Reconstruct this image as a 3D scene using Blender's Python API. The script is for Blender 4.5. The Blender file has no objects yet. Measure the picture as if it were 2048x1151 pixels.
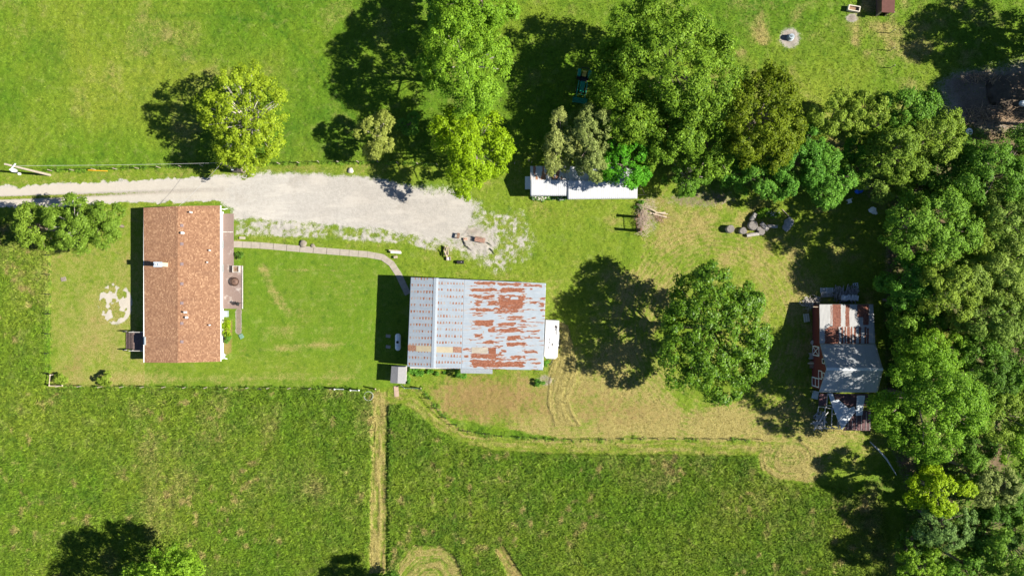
import bpy, math, random
import numpy as np
from mathutils import Vector, Matrix

sc = bpy.context.scene
C = sc.collection
# ------------------------------------------------------------------ camera
H = 100.0            # drone height above the yard (m)
S = 0.06             # metres on the ground per photo pixel
cam = bpy.data.cameras.new('camera'); camo = bpy.data.objects.new('camera', cam); C.objects.link(camo)
camo.location = (0, 0, H); camo.rotation_euler = (0, 0, 0)
cam.sensor_fit = 'HORIZONTAL'; cam.sensor_width = 36.0
cam.lens = 36.0 * H / (2048 * S)
cam.clip_start = 0.5; cam.clip_end = 5000
sc.camera = camo
# ------------------------------------------------------------------ sky, sun, exposure
EL = math.radians(42.0); AZ = math.radians(-4.5)          # sun stands in the east, a touch south
to_sun = Vector((math.cos(EL)*math.cos(AZ), math.cos(EL)*math.sin(AZ), math.sin(EL)))
w = bpy.data.worlds.new('World'); sc.world = w; w.use_nodes = True
nt = w.node_tree; bg = nt.nodes['Background']
sky = nt.nodes.new('ShaderNodeTexSky'); sky.sky_type = 'NISHITA'; sky.sun_disc = False
sky.sun_elevation = EL; sky.sun_rotation = math.radians(94.5); sky.air_density = 0.65; sky.dust_density = 0.2; sky.ozone_density = 4.0
nt.links.new(sky.outputs[0], bg.inputs[0]); bg.inputs[1].default_value = 0.062
sl = bpy.data.lights.new('sun', 'SUN'); sl.energy = 5.0; sl.angle = math.radians(0.5); sl.color = (1.0, 0.93, 0.80)
so = bpy.data.objects.new('sun', sl); C.objects.link(so)
so.rotation_euler = to_sun.to_track_quat('Z', 'Y').to_euler()
sc.view_settings.view_transform = 'Standard'; sc.view_settings.look = 'None'
sc.view_settings.exposure = 1.18; sc.view_settings.gamma = 1.0
sc.cycles.max_bounces = 6; sc.cycles.transparent_max_bounces = 4

# ------------------------------------------------------------------ helpers
def W(px, py, z=0.0):
    """a spot of the survey photo, at height z, in metres"""
    f = (H - z) / H
    return Vector(((px - 1024) * S * f, (575.5 - py) * S * f, z))

def tag(o, label=None, cat=None, group=None, kind=None):
    if label: o['label'] = label
    if cat: o['category'] = cat
    if group: o['group'] = group
    if kind: o['kind'] = kind
    return o

BASE = {}
def thing(name, label, cat, loc, rot=0.0, group=None):
    o = bpy.data.objects.new(name, None); C.objects.link(o)
    o.empty_display_size = 0.3
    o.location = loc; o.rotation_euler = (0, 0, rot); BASE[o] = Vector(loc)
    return tag(o, label, cat, group)

class MB:
    def __init__(s): s.v = []; s.f = []
    def add(s, vs, fs):
        b = len(s.v); s.v += [tuple(p) for p in vs]; s.f += [tuple(b + i for i in f) for f in fs]; return s
    def hexa(s, b, t):                      # bottom ring, top ring (4 each, ccw from above)
        return s.add(list(b) + list(t), [(3,2,1,0),(4,5,6,7),(0,1,5,4),(1,2,6,5),(2,3,7,6),(3,0,4,7)])
    def box(s, c, d, rz=0.0, taper=1.0):
        cx, cy, cz = c; x, y, z = d[0]/2, d[1]/2, d[2]/2
        co, si = math.cos(rz), math.sin(rz)
        def P(a, b, h, k): return (cx + (a*co - b*si)*k, cy + (a*si + b*co)*k, cz + h)
        q = [(-x,-y),(x,-y),(x,y),(-x,y)]
        return s.hexa([P(a,b,-z,1) for a,b in q], [P(a,b,z,taper) for a,b in q])
    def slab(s, q, t):                      # q: four top corners ccw, thickness down
        q = [Vector(p) for p in q]; d = Vector((0,0,-t))
        return s.hexa([p + d for p in q], q)
    def prism(s, poly, ext):
        n = len(poly); ext = Vector(ext); P = [Vector(p) for p in poly]
        return s.add(P + [p + ext for p in P], [tuple(range(n-1,-1,-1)), tuple(range(n, 2*n))] +
                     [(i, (i+1)%n, n+(i+1)%n, n+i) for i in range(n)])
    def tube(s, p0, p1, r0, r1=None, n=8, caps=True):
        if r1 is None: r1 = r0
        p0, p1 = Vector(p0), Vector(p1); d = (p1 - p0).normalized()
        a = d.orthogonal().normalized(); b = d.cross(a)
        ring = lambda p, r: [p + (a*math.cos(2*math.pi*i/n) + b*math.sin(2*math.pi*i/n))*r for i in range(n)]
        fs = [(i, (i+1)%n, n+(i+1)%n, n+i) for i in range(n)]
        if caps: fs += [tuple(range(n-1,-1,-1)), tuple(range(n, 2*n))]
        return s.add(ring(p0, r0) + ring(p1, r1), fs)
    def path(s, pts, rad, n=7):
        pts = [Vector(p) for p in pts]
        vs = []; m = len(pts)
        for i, p in enumerate(pts):
            d = (pts[min(i+1, m-1)] - pts[max(i-1, 0)]).normalized()
            a = d.cross(Vector((0.31, 0.87, 0.38))).normalized(); b = d.cross(a)
            r = rad[i] if hasattr(rad, '__len__') else rad
            vs += [p + (a*math.cos(2*math.pi*k/n) + b*math.sin(2*math.pi*k/n))*r for k in range(n)]
        fs = [(i*n+k, i*n+(k+1)%n, (i+1)*n+(k+1)%n, (i+1)*n+k) for i in range(m-1) for k in range(n)]
        fs += [tuple(range(n-1,-1,-1)), tuple(range((m-1)*n, m*n))]
        return s.add(vs, fs)
    def lathe(s, prof, c=(0,0,0), n=20):    # prof: (r, z)
        vs = [(c[0]+r*math.cos(2*math.pi*k/n), c[1]+r*math.sin(2*math.pi*k/n), c[2]+z) for r, z in prof for k in range(n)]
        m = len(prof)
        fs = [(i*n+k, i*n+(k+1)%n, (i+1)*n+(k+1)%n, (i+1)*n+k) for i in range(m-1) for k in range(n)]
        if prof[0][0] > 1e-4: fs.append(tuple(range(n-1,-1,-1)))
        if prof[-1][0] > 1e-4: fs.append(tuple(range((m-1)*n, m*n)))
        return s.add(vs, fs)
    def build(s, name, m, parent=None, world=True, smooth=False, bevel=0.0):
        off = BASE.get(parent, Vector((0,0,0))) if (parent is not None and world) else Vector((0,0,0))
        me = bpy.data.meshes.new(name)
        me.from_pydata([(p[0]-off.x, p[1]-off.y, p[2]-off.z) for p in s.v], [], s.f)
        me.materials.append(m); me.validate()
        if smooth: me.polygons.foreach_set('use_smooth', [True]*len(me.polygons))
        me.update()
        o = bpy.data.objects.new(name, me); C.objects.link(o)
        if parent is not None: o.parent = parent
        BASE[o] = off
        if bevel:
            b = o.modifiers.new('bevel', 'BEVEL'); b.width = bevel; b.segments = 2; b.limit_method = 'ANGLE'
        return o

def np_mesh(name, V, F, m, parent=None, attrs=None, smooth=False):
    """V (n,3), F (k, 3 or 4) numpy arrays"""
    me = bpy.data.meshes.new(name); k = F.shape[1]
    me.vertices.add(len(V)); me.vertices.foreach_set('co', np.ascontiguousarray(V, dtype=np.float32).ravel())
    me.loops.add(F.size); me.loops.foreach_set('vertex_index', np.ascontiguousarray(F, dtype=np.int32).ravel())
    me.polygons.add(len(F)); me.polygons.foreach_set('loop_start', np.arange(0, F.size, k, dtype=np.int32))
    try: me.polygons.foreach_set('loop_total', np.full(len(F), k, dtype=np.int32))
    except Exception: pass
    me.update(calc_edges=True)
    if smooth: me.polygons.foreach_set('use_smooth', np.ones(len(F), dtype=bool))
    for an, arr in (attrs or {}).items():
        a = me.attributes.new(an, 'FLOAT_COLOR', 'POINT'); a.data.foreach_set('color', np.ascontiguousarray(arr, dtype=np.float32).ravel())
    me.materials.append(m)
    o = bpy.data.objects.new(name, me); C.objects.link(o)
    if parent is not None: o.parent = parent
    return o

def copy_tree(o, parent=None):
    c = o.copy(); C.objects.link(c)
    if parent is not None: c.parent = parent
    for ch in list(o.children): copy_tree(ch, c)
    return c

# ------------------------------------------------------------------ materials
class NT:
    def __init__(s, name):
        s.m = bpy.data.materials.new(name); s.m.use_nodes = True; s.t = s.m.node_tree
        s.b = s.t.nodes['Principled BSDF']; s.out = s.t.nodes['Material Output']
        s.tc = s.t.nodes.new('ShaderNodeTexCoord')
    def n(s, ty, **kw):
        x = s.t.nodes.new(ty)
        for k, v in kw.items(): setattr(x, k, v)
        return x
    def set(s, sock, v):
        if hasattr(v, 'is_linked') or isinstance(v, bpy.types.NodeSocket): s.t.links.new(v, sock)
        else: sock.default_value = v
    def math(s, op, a, b=0.0, c=None, clamp=False):
        x = s.n('ShaderNodeMath', operation=op, use_clamp=clamp); s.set(x.inputs[0], a); s.set(x.inputs[1], b)
        if c is not None: s.set(x.inputs[2], c)
        return x.outputs[0]
    def noise(s, scale, detail=4, vec=None, rough=0.6, out=0):
        x = s.n('ShaderNodeTexNoise'); x.inputs['Scale'].default_value = scale; x.inputs['Detail'].default_value = detail
        x.inputs['Roughness'].default_value = rough
        s.set(x.inputs['Vector'], vec if vec is not None else s.tc.outputs['Object']); return x.outputs[out]
    def mapv(s, scale=(1,1,1), loc=(0,0,0), rot=(0,0,0), vec=None):
        x = s.n('ShaderNodeMapping'); s.set(x.inputs[0], vec if vec is not None else s.tc.outputs['Object'])
        x.inputs['Scale'].default_value = scale; x.inputs['Location'].default_value = loc; x.inputs['Rotation'].default_value = rot
        return x.outputs[0]
    def mix(s, f, a, b, mode='MIX'):
        x = s.n('ShaderNodeMix', data_type='RGBA', blend_type=mode)
        c = lambda v: (*v, 1.0) if isinstance(v, tuple) and len(v) == 3 else v
        s.set(x.inputs[0], f); s.set(x.inputs[6], c(a)); s.set(x.inputs[7], c(b)); return x.outputs[2]
    def step(s, v, lo, hi):
        x = s.n('ShaderNodeMapRange', interpolation_type='SMOOTHSTEP'); s.set(x.inputs[0], v)
        x.inputs[1].default_value = lo; x.inputs[2].default_value = hi; return x.outputs[0]
    def bump(s, h, strength=0.5, dist=0.02):
        x = s.n('ShaderNodeBump'); x.inputs['Strength'].default_value = strength; x.inputs['Distance'].default_value = dist
        s.set(x.inputs['Height'], h); s.t.links.new(x.outputs[0], s.b.inputs['Normal'])
    def col(s, c): s.set(s.b.inputs['Base Color'], (*c, 1.0) if isinstance(c, tuple) and len(c) == 3 else c)
    def rough(s, r): s.set(s.b.inputs['Roughness'], r)

MATS = {}
def plain(name, c, rough=0.7, var=0.25, scale=6.0, metal=0.0, bump=0.0, spec=0.35):
    if name in MATS: return MATS[name]
    t = NT(name); f = t.noise(scale, 5); g = t.noise(scale*7, 3)
    ff = t.math('ADD', t.math('MULTIPLY', f, 0.65), t.math('MULTIPLY', g, 0.35))
    lo = tuple(x*(1-var) for x in c); hi = tuple(min(1, x*(1+var)) for x in c)
    t.col(t.mix(t.step(ff, 0.3, 0.7), lo, hi)); t.rough(rough); t.b.inputs['Metallic'].default_value = metal
    t.b.inputs['Specular IOR Level'].default_value = spec
    if bump: t.bump(ff, bump, 0.02)
    MATS[name] = t.m; return t.m

def ground_material(name, island):
    t = NT(name)
    a1 = t.n('ShaderNodeAttribute', attribute_name='m1'); a2 = t.n('ShaderNodeAttribute', attribute_name='m2')
    s1 = t.n('ShaderNodeSeparateColor'); s2 = t.n('ShaderNodeSeparateColor')
    t.t.links.new(a1.outputs['Color'], s1.inputs[0]); t.t.links.new(a2.outputs['Color'], s2.inputs[0])
    dry, lush_shade, bare, brown = s1.outputs[0], s1.outputs[1], s1.outputs[2], a1.outputs['Alpha']
    yel, tuss, dead = s2.outputs[0], s2.outputs[1], s2.outputs[2]
    n1 = t.noise(0.35, 6); n2 = t.noise(2.2, 6, rough=0.7); n3 = t.noise(9.0, 4, rough=0.7); n4 = t.noise(30.0, 2)
    nf = t.math('ADD', t.math('MULTIPLY', n2, 0.35), t.math('ADD', t.math('MULTIPLY', n3, 0.4), t.math('MULTIPLY', n4, 0.25)))
    n0 = t.noise(0.9, 5, rough=0.65)
    g = t.mix(t.step(nf, 0.36, 0.64), (0.052, 0.119, 0.006), (0.103, 0.193, 0.010))
    g = t.mix(t.math('MULTIPLY', t.step(n1, 0.35, 0.65), 0.45), g, (0.118, 0.175, 0.011))
    g = t.mix(yel, g, t.mix(t.step(nf, 0.36, 0.64), (0.099, 0.150, 0.009), (0.185, 0.234, 0.025)))
    lf = t.math('MULTIPLY', lush_shade, t.math('ADD', 0.45, t.math('MULTIPLY', t.step(nf, 0.62, 0.38), 0.55)))
    g = t.mix(lf, g, (0.034, 0.103, 0.006))
    g = t.mix(t.math('MULTIPLY', t.step(n0, 0.52, 0.70), 0.55), g, (0.168, 0.211, 0.046))
    g = t.mix(t.math('MULTIPLY', t.step(n0, 0.46, 0.30), 0.6), g, (0.036, 0.091, 0.007))
    n5 = t.noise(8.0, 4, rough=0.75)
    g = t.mix(t.math('ADD', 0.35, t.math('MULTIPLY', tuss, 0.6)), g, t.mix(t.step(n5, 0.34, 0.68), t.mix(1.0, g, (0.45, 0.52, 0.45), 'MULTIPLY'), t.mix(1.0, g, (1.75, 1.55, 1.9), 'MULTIPLY')))
    df = t.step(t.math('ADD', dry, t.math('MULTIPLY', t.math('SUBTRACT', nf, 0.5), 1.9)), 0.20, 0.85)
    straw = t.mix(t.step(n3, 0.35, 0.65), (0.175, 0.135, 0.038), (0.33, 0.275, 0.115))
    g = t.mix(t.math('MULTIPLY', df, 0.85), g, straw)
    ef = t.step(t.math('ADD', dead, t.math('MULTIPLY', t.math('SUBTRACT', nf, 0.5), 2.2)), 0.3, 0.8)
    g = t.mix(t.math('MULTIPLY', ef, 0.8), g, t.mix(n3, (0.16, 0.095, 0.035), (0.27, 0.19, 0.085)))
    bf = t.step(t.math('ADD', bare, t.math('MULTIPLY', t.math('SUBTRACT', nf, 0.5), 2.4)), 0.30, 0.68)
    gravel = t.mix(t.step(nf, 0.36, 0.64), (0.285, 0.272, 0.252), (0.38, 0.366, 0.342))
    gravel = t.mix(t.math('MULTIPLY', t.step(t.noise(0.5, 5, vec=t.mapv((0.45, 1.6, 1)), rough=.65), .46, .66), .55), gravel, (0.43, 0.405, 0.37))
    gravel = t.mix(t.math('MULTIPLY', t.step(t.noise(0.33, 5, rough=.7), .55, .75), .35), gravel, (0.20, 0.175, 0.145))
    gravel = t.mix(t.math('MULTIPLY', s2.outputs[1], t.math('SUBTRACT', 1.0, lush_shade)), gravel, t.mix(nf, (0.33, 0.30, 0.26), (0.42, 0.39, 0.34)))
    soil = t.mix(t.step(nf, 0.3, 0.7), (0.055, 0.034, 0.021), (0.17, 0.115, 0.068))
    g = t.mix(bf, g, t.mix(brown, gravel, soil))
    if island:
        ge = t.n('ShaderNodeNewGeometry')
        g = t.mix(1.0, g, t.mix(ge.outputs['Random Per Island'], (0.42, 0.50, 0.40), (1.75, 1.62, 1.7)), 'MULTIPLY')
        t.b.inputs['Specular IOR Level'].default_value = 0.25
    else:
        t.b.inputs['Specular IOR Level'].default_value = 0.12
        t.bump(nf, 0.55, 0.10)
    t.col(g); t.rough(0.85)
    return t.m

# ------------------------------------------------------------------ noise in numpy
_tabs = {}
def vn(x, y, seed):
    if seed not in _tabs: _tabs[seed] = np.random.RandomState(seed).rand(256, 256).astype(np.float32)
    T = _tabs[seed]; xi = np.floor(x).astype(np.int64); yi = np.floor(y).astype(np.int64)
    fx = (x - xi).astype(np.float32); fy = (y - yi).astype(np.float32)
    fx = fx*fx*(3-2*fx); fy = fy*fy*(3-2*fy)
    a = T[xi & 255, yi & 255]; b = T[(xi+1) & 255, yi & 255]; c = T[xi & 255, (yi+1) & 255]; d = T[(xi+1) & 255, (yi+1) & 255]
    return a + (b-a)*fx + (c-a)*fy + (a-b-c+d)*fx*fy
def fbm(x, y, seed, o=4, g=0.5):
    r = 0; amp = 1; tot = 0
    for i in range(o):
        r = r + amp*vn(x*2**i + 13.7*i, y*2**i + 7.3*i, seed+i); tot += amp; amp *= g
    return r/tot
def seg_dist(X, Y, pts, close=False):
    best = np.full(X.shape, 1e9, np.float32); n = len(pts)
    for i in range(n if close else n-1):
        x0, y0 = pts[i]; x1, y1 = pts[(i+1) % n]; dx, dy = x1-x0, y1-y0; L = dx*dx+dy*dy+1e-9
        t = np.clip(((X-x0)*dx + (Y-y0)*dy)/L, 0, 1)
        best = np.minimum(best, (X-x0-t*dx)**2 + (Y-y0-t*dy)**2)
    return np.sqrt(best)
def pdist(X, Y, pts):                       # + inside, px
    ins = np.zeros(X.shape, bool); n = len(pts)
    for i in range(n):
        x0, y0 = pts[i]; x1, y1 = pts[(i+1) % n]
        if y0 != y1: ins ^= ((y0 > Y) != (y1 > Y)) & (X < (x1-x0)*(Y-y0)/(y1-y0) + x0)
    d = seg_dist(X, Y, pts, True)
    return np.where(ins, d, -d)
soft = lambda d, w: np.clip(0.5 + d/w, 0, 1)

# ------------------------------------------------------------------ ground
px0, px1, py0, py1, ST = -90, 2140, -90, 1242, 2.0
gx = np.arange(px0, px1+1, ST, dtype=np.float32); gy = np.arange(py0, py1+1, ST, dtype=np.float32)
X, Y = np.meshgrid(gx, gy)
mx, my = X*S, Y*S
wob = (fbm(mx*0.9, my*0.9, 11, 4)-0.5)
wob2 = (fbm(mx*0.25, my*0.25, 21, 3)-0.5)
fine = fbm(mx*2.2, my*2.2, 31, 3)
dry = np.zeros_like(X); lush_shade = np.zeros_like(X); bare = np.zeros_like(X); brown = np.zeros_like(X)
yel = np.zeros_like(X); tus = np.zeros_like(X); dead = np.zeros_like(X)
zone = np.zeros(X.shape, np.int32)          # 0 north pasture
ZN = ['pasture', 'lawn', 'farmyard', 'pasture', 'gravel_driveway', 'cut_hay', 'forest_floor']
big = fbm(mx*0.10, my*0.10, 41, 4); mid = fbm(mx*0.45, my*0.45, 51, 4)

# north pasture look
N = np.ones_like(X)
yel += N*np.clip(0.52 + (big-0.5)*2.0 + (mid-0.5)*0.6 - np.clip((X-350)/700, 0, 0.35) + np.where(X > 1480, 0.15, 0), 0, 1)
lush_shade += N*np.clip((mid-0.55)*1.3 + np.exp(-(((X-620)/140)**2 + ((Y-260)/90)**2))*0.45, 0, 1)
dry += N*np.where(X > 1450, np.clip((mid-0.45)*1.6, 0, .6), np.clip((mid-0.6)*0.9, 0, .3))

for ln_, wv in (([(500,-20),(560,60),(640,150),(700,230)], .5), ([(515,-20),(575,58),(655,148)], .4), ([(200,35),(400,30),(560,45)], .35), ([(1500,-20),(1530,90),(1500,200)], .3)):
    lush_shade += wv*soft(3.0-seg_dist(X, Y, ln_)-wob*4, 4)
dry += np.clip((fbm(mx*0.22, my*0.22, 45, 4)-0.55)*2.2, 0, .35)
# farmyard
lush_shade += N*np.clip((fbm(mx*.17, my*.17, 49, 4)-.52)*2.4, 0, .45)
yard = [(-120,345),(105,343),(450,331),(745,326),(880,331),(1060,320),(1280,300),(1480,330),(1770,300),(1770,920),(1700,980),(1620,968),(1300,910),(700,800),(-120,800)]
dY = pdist(X, Y, yard) + wob*6
my_ = soft(dY, 5); zone[dY > 0] = 2
def blend(arr, m, v): arr[...] = arr*(1-m) + m*v
gl = lambda cx, cy, sx, sy: np.exp(-(((X-cx)/sx)**2 + ((Y-cy)/sy)**2))
blend(yel, my_, np.clip(0.62 + (mid-0.5)*0.8 + 0.5*gl(1560, 580, 90, 160), 0, 1))
blend(lush_shade, my_, np.clip((mid-0.6)*0.8, 0, 1))
d_ = 0.16 + 0.38*gl(1420, 480, 170, 55) + 0.30*gl(1560, 620, 120, 120) + 0.62*gl(1380, 850, 340, 45) + 0.30*gl(1180, 780, 130, 70) + 0.45*gl(1590, 905, 90, 40) + 0.22*gl(1300, 560, 120, 60) + 0.32*gl(1250, 690, 110, 130) + 0.25*gl(960, 800, 130, 60) + 0.22*gl(1380, 420, 120, 40)
d_ = d_ - 0.30*gl(1130, 480, 80, 70) - 0.25*gl(1250, 490, 80, 40)
blend(dry, my_, np.clip(d_ - 0.03 + (mid-0.5)*0.95 + (fine-0.5)*0.6, 0, 1))
blend(dead, my_, np.clip(0.78*gl(955, 795, 130, 62) + 0.30*gl(1350, 835, 200, 40) + 0.38*gl(1180, 800, 150, 60) + 0.35*gl(1300, 400, 60, 30) + 0.40*gl(1430, 400, 90, 22) + 0.3*gl(1110, 430, 60, 30) + (fine-0.5)*0.35*my_, 0, 1))
rc = np.sqrt((X-1434)**2 + ((Y-662)*0.92)**2) + wob2*14 + wob*4
mow = (0.5+0.5*np.sin(rc*0.72))*soft(rc-118, 12)*soft(215-rc, 14) + (0.5+0.5*np.sin((Y+wob2*12)*0.8))*soft(Y-820, 14)*(X > 880)*0.8
mow *= my_*(zone == 2)
dry += (mow-0.2*(mow > 0))*0.22; yel += my_*0.25*gl(1580, 560, 70, 60)
# verge north of the drive
vg = pdist(X, Y, [(-120,347),(105,345),(450,333),(745,328),(760,345),(640,350),(480,352),(200,364),(-120,376)])
mv = soft(vg, 4); blend(dry, mv, np.clip(0.30 + (fine-.5)*.6, 0, 1)); blend(dead, mv, np.clip(0.25 + (mid-.5)*.7, 0, 1)); blend(yel, mv, 0.5)

# south pasture
spA = [(-120,420),(20,432),(100,500),(100,773),(760,777),(748,860),(741,1300),(-120,1300)]
spB = [(775,806),(805,806),(838,826),(878,860),(930,884),(985,899),(1100,906),(1515,909),(1520,940),(1555,958),(1622,968),(1700,978),(1765,1005),(1792,1300),(773,1300)]
tusd = np.full(X.shape, -99.0)
for P_, lu in ((spA, 0.10), (spB, 0.30)):
    dS = pdist(X, Y, P_) + wob*5; ms = soft(dS, 4); zone[dS > 0] = 3
    blend(yel, ms, np.clip(0.26 + (big-0.5)*1.5 + (mid-0.5)*0.5 + 0.5*gl(40, 560, 90, 160) + 0.35*gl(180, 830, 260, 90) + 0.7*gl(1720, 1060, 50, 60), 0, 1))
    blend(lush_shade, ms, np.clip(lu + (mid-0.5)*1.8 + (fine-.5)*.5 - 0.35*gl(1400, 1080, 300, 80) - 0.4*gl(40, 560, 90, 160), 0, 1))
    fl = np.clip((fbm(mx*1.1, my*1.1, 61, 3)-0.60)*5, 0, 1)*np.clip((fbm(mx*0.2, my*0.2, 71, 3)-0.36)*5, 0, 1)
    lush_shade += ms*.45*soft(5-np.abs(X-912-wob2*18), 8)*(Y > 850)*(X > 780) + ms*.4*soft(6-np.abs(X-780-wob*5), 6)*(X > 770)*(Y < 1010)  # last term paints in the tall grass shadow beside the hay strip
    blend(dry, ms, np.clip(fl*0.62 + np.clip((fbm(mx*0.16, my*0.16, 47, 4)-0.52)*1.6, 0, .3) + 0.10*gl(560, 930, 160, 120) + 0.10 + (mid-0.5)*0.5, 0, 1)); blend(dead, ms, 0); blend(bare, ms, 0)
    tus += ms; tusd = np.maximum(tusd, dS)

# lawn
lawn = [(101,425),(285,412),(470,404),(470,495),(770,514),(800,532),(820,560),(818,740),(800,775),(101,773)]
dL = pdist(X, Y, lawn) + wob*3; ml = soft(dL, 3); zone[dL > 0] = 1
blend(yel, ml, np.clip(np.where(X < 290, 0.62, 0.26) + (mid-0.5)*0.5 + 0.5*gl(520, 735, 220, 25), 0, 1))
blend(lush_shade, ml, np.clip(np.where(X < 290, 0.0, 0.22) + (mid-0.5)*0.5, 0, 1))
tan = 0.55*gl(645, 690, 38, 8) + 0.45*gl(570, 696, 30, 7) + 0.30*soft(9-seg_dist(X, Y, [(525,535),(540,575),(575,625)]), 8) + 0.30*gl(600, 540, 45, 4) + 0.25*gl(530, 540, 15, 10) + 0.22*gl(210, 640, 90, 110) + 0.28*gl(565, 660, 35, 14) + 0.35*gl(300, 758, 160, 12) + 0.25*gl(590, 755, 160, 12)
ring = np.sqrt((X-640)**2 + (Y-640)**2)
tan += np.clip(np.sin(ring*0.75)*0.5, 0, 1)*0.35*soft(ring-60, 10)*soft(118-ring, 10)*(X > 640)*(Y < 690)
tan += 0.10*np.clip(np.sin((Y + wob2*8)*0.55), 0, 1)*(X > 470)
blend(dry, ml, np.clip(tan + 0.12 + np.where(X < 290, 0.24, 0) + (fine-0.5)*0.35 + (mid-0.5)*0.3, 0, 1))
blend(dead, ml, np.clip(0.17 + (mid-0.6)*0.9 + np.where(X < 290, 0.1, 0), 0, 0.5)); blend(bare, ml, 0)
# sand patch west of the house
sd = np.sqrt(((X-230)/1.0)**2 + ((Y-607)/1.22)**2)
sm = soft(34-sd, 5)*np.clip((fbm(mx*1.3, my*1.3, 81, 3)-0.46)*8 + 0.55*soft(sd-25, 4), 0, 1)
blend(bare, sm, 1.0); blend(brown, sm, 0.0)
# soil beside the house
bs = soft(6-seg_dist(X, Y, [(477,622),(477,662)]), 4); blend(bare, bs, 1.0); blend(brown, bs, 0.75)
bs = soft(pdist(X, Y, [(446,640),(466,640),(464,705),(446,715)]), 6); blend(dead, bs, 0.7)

# cut hay swaths
def swath(poly, guide, per, d0, y0=0.45):
    d = pdist(X, Y, poly) + wob*5; m = soft(d, 4); zone[d > 1] = 5
    g_ = seg_dist(X, Y, guide) + wob2*8 + wob*2.5; rb = np.clip((vn(g_*2.4/per, (X+Y)*0.02, 601)*0.6 + vn(g_*5.0/per, (X-Y)*0.05, 602)*0.4-.5)*1.5+.5, 0, 1)
    blend(dry, m, np.clip(d0 + (rb-0.5)*0.7 + (fine-0.5)*0.7, 0, 1)); blend(yel, m, y0); blend(lush_shade, m, (1-rb)*0.25); blend(dead, m, 0); blend(bare, m, 0); blend(tus, m, 0)
    return rb*m
hz = np.zeros_like(X)
hz += swath([(744,783),(777,783),(772,900),(771,1145),(739,1145),(741,960),(750,850)], [(700,780),(700,1200)], 8.5, 0.72, .8)
hz += swath([(775,772),(842,772),(868,808),(905,848),(945,864),(1010,874),(1120,880),(1520,880),(1570,885),(1570,900),(1518,909),(1100,906),(985,899),(930,884),(878,860),(838,826),(805,806),(775,806)],
            [(740,772),(830,780),(880,828),(930,861),(1010,872),(1600,876)], 11, 0.40, 0.95)
hz += swath([(1115,640),(1135,650),(1150,700),(1152,760),(1135,800),(1160,850),(1110,850),(1092,800),(1095,755),(1112,700)], [(1240,600),(1215,700),(1190,800),(1240,880)], 8.5, 0.95)
hz += swath([(796,1128),(810,1100),(840,1088),(880,1090),(910,1110),(926,1145),(926,1200),(800,1200)], [(795,1150),(830,1105),(890,1100),(925,1150)], 7, 0.55)
hz += swath([(990,1098),(1005,1086),(1018,1100),(1052,1160),(1020,1160)], [(970,1090),(1040,1180)], 7, 0.62)
hz += swath([(1518,900),(1600,880),(1640,905),(1650,940),(1628,966),(1560,957),(1522,938)], [(1570,915),(1590,915)], 9, 0.72)
blend(dead, soft(pdist(X, Y, [(990,1098),(1005,1086),(1018,1100),(1052,1160),(1020,1160)]), 6), 0.5)

# gravel
dr = [(-120,376),(0,375),(100,369),(200,363),(300,359),(400,356),(480,351),(560,347),(640,349),(700,352),(760,358),(800,370),(860,381),(930,388),(950,410),(950,440),(925,470),(880,484),(840,476),(800,466),(740,458),(650,448),(560,442),(480,436),(466,440),(464,418),(440,404),(350,401),(290,404),(200,407),(100,411),(0,415),(-120,418)]
dD = pdist(X, Y, dr) + wob*13 + (fine-.5)*8 - np.where(X > 440, 2, 0); md = soft(dD, np.where(X > 840, 46, np.where(X > 440, 24, 8))); zone[dD > 0] = 4
med = soft(4.0-seg_dist(X, Y, [(-120,397),(0,396),(150,391),(300,384),(400,380),(445,379)]), 4)*np.clip(1.15-X/520, 0, 1)
blend(bare, md, np.clip(1.3 - med*1.15 - 0.55*np.clip((fbm(mx*.5, my*.5, 66, 3)-.60)*8, 0, 1)*gl(760, 430, 130, 32) - .5*np.clip((fbm(mx*.6, my*.6, 68, 3)-.5)*6, 0, 1)*gl(930, 400, 40, 40), 0, 1.3)); blend(brown, md, med*0.5 + np.clip((big-0.5)*0.5, 0, .2)); blend(dry, md, 0.3); blend(dead, md, 0.4)
fr = np.maximum(soft(pdist(X, Y, [(466,440),(560,442),(740,456),(880,470),(870,500),(800,488),(650,478),(470,470)]), 10),
                soft(pdist(X, Y, [(930,395),(990,420),(1050,420),(1075,480),(1050,530),(990,545),(900,500),(890,470)]), 30))*(1-md)
blend(bare, fr, 0.50 + (mid-0.5)*0.9 + (fine-.5)*1.0); blend(brown, fr, 0.08); blend(dry, fr, 0.35)
pit = gl(955, 478, 30, 26); blend(bare, pit, 0.9); blend(brown, pit, 0.25)
ash = np.clip(gl(945, 462, 14, 7), 0, 1); blend(brown, ash, 0.55)
# bare soil spots
for cx, cy, sx, sy, bb, br in ((1580,76,17,17,1.1,0.45),(1704,36,11,8,0.9,0.5),(1980,205,75,48,1.0,0.85),(2060,190,60,60,1.0,0.9),(1950,170,60,25,0.8,0.8),(1400,398,70,16,0.5,0.8),(1760,370,30,60,0.4,0.95),(1300,430,18,40,0.45,0.55),(1090,760,18,12,0.5,0.5)):
    m = np.clip(gl(cx, cy, sx, sy)*1.6, 0, 1); blend(bare, m, bb); blend(brown, m, br)
# forest floor
ff = [(1760,330),(1775,420),(1765,640),(1770,880),(1800,950),(1812,1300),(2200,1300),(2200,280),(1930,250),(1880,300)]
dF = pdist(X, Y, ff) + wob*14; mf = soft(dF, 14); zone[dF > 0] = 6
blend(bare, mf, 0.45 + (mid-.5)*.8); blend(brown, mf, 0.95); blend(lush_shade, mf, 0.6)
uf = soft(pdist(X, Y, [(1200,240),(1500,330),(1720,300),(1780,330),(1750,400),(1600,385),(1420,385),(1300,350),(1210,330)]), 40)
blend(lush_shade, uf, 0.6); blend(bare, uf*0.6, 0.5); blend(brown, uf, 0.9)

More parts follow.
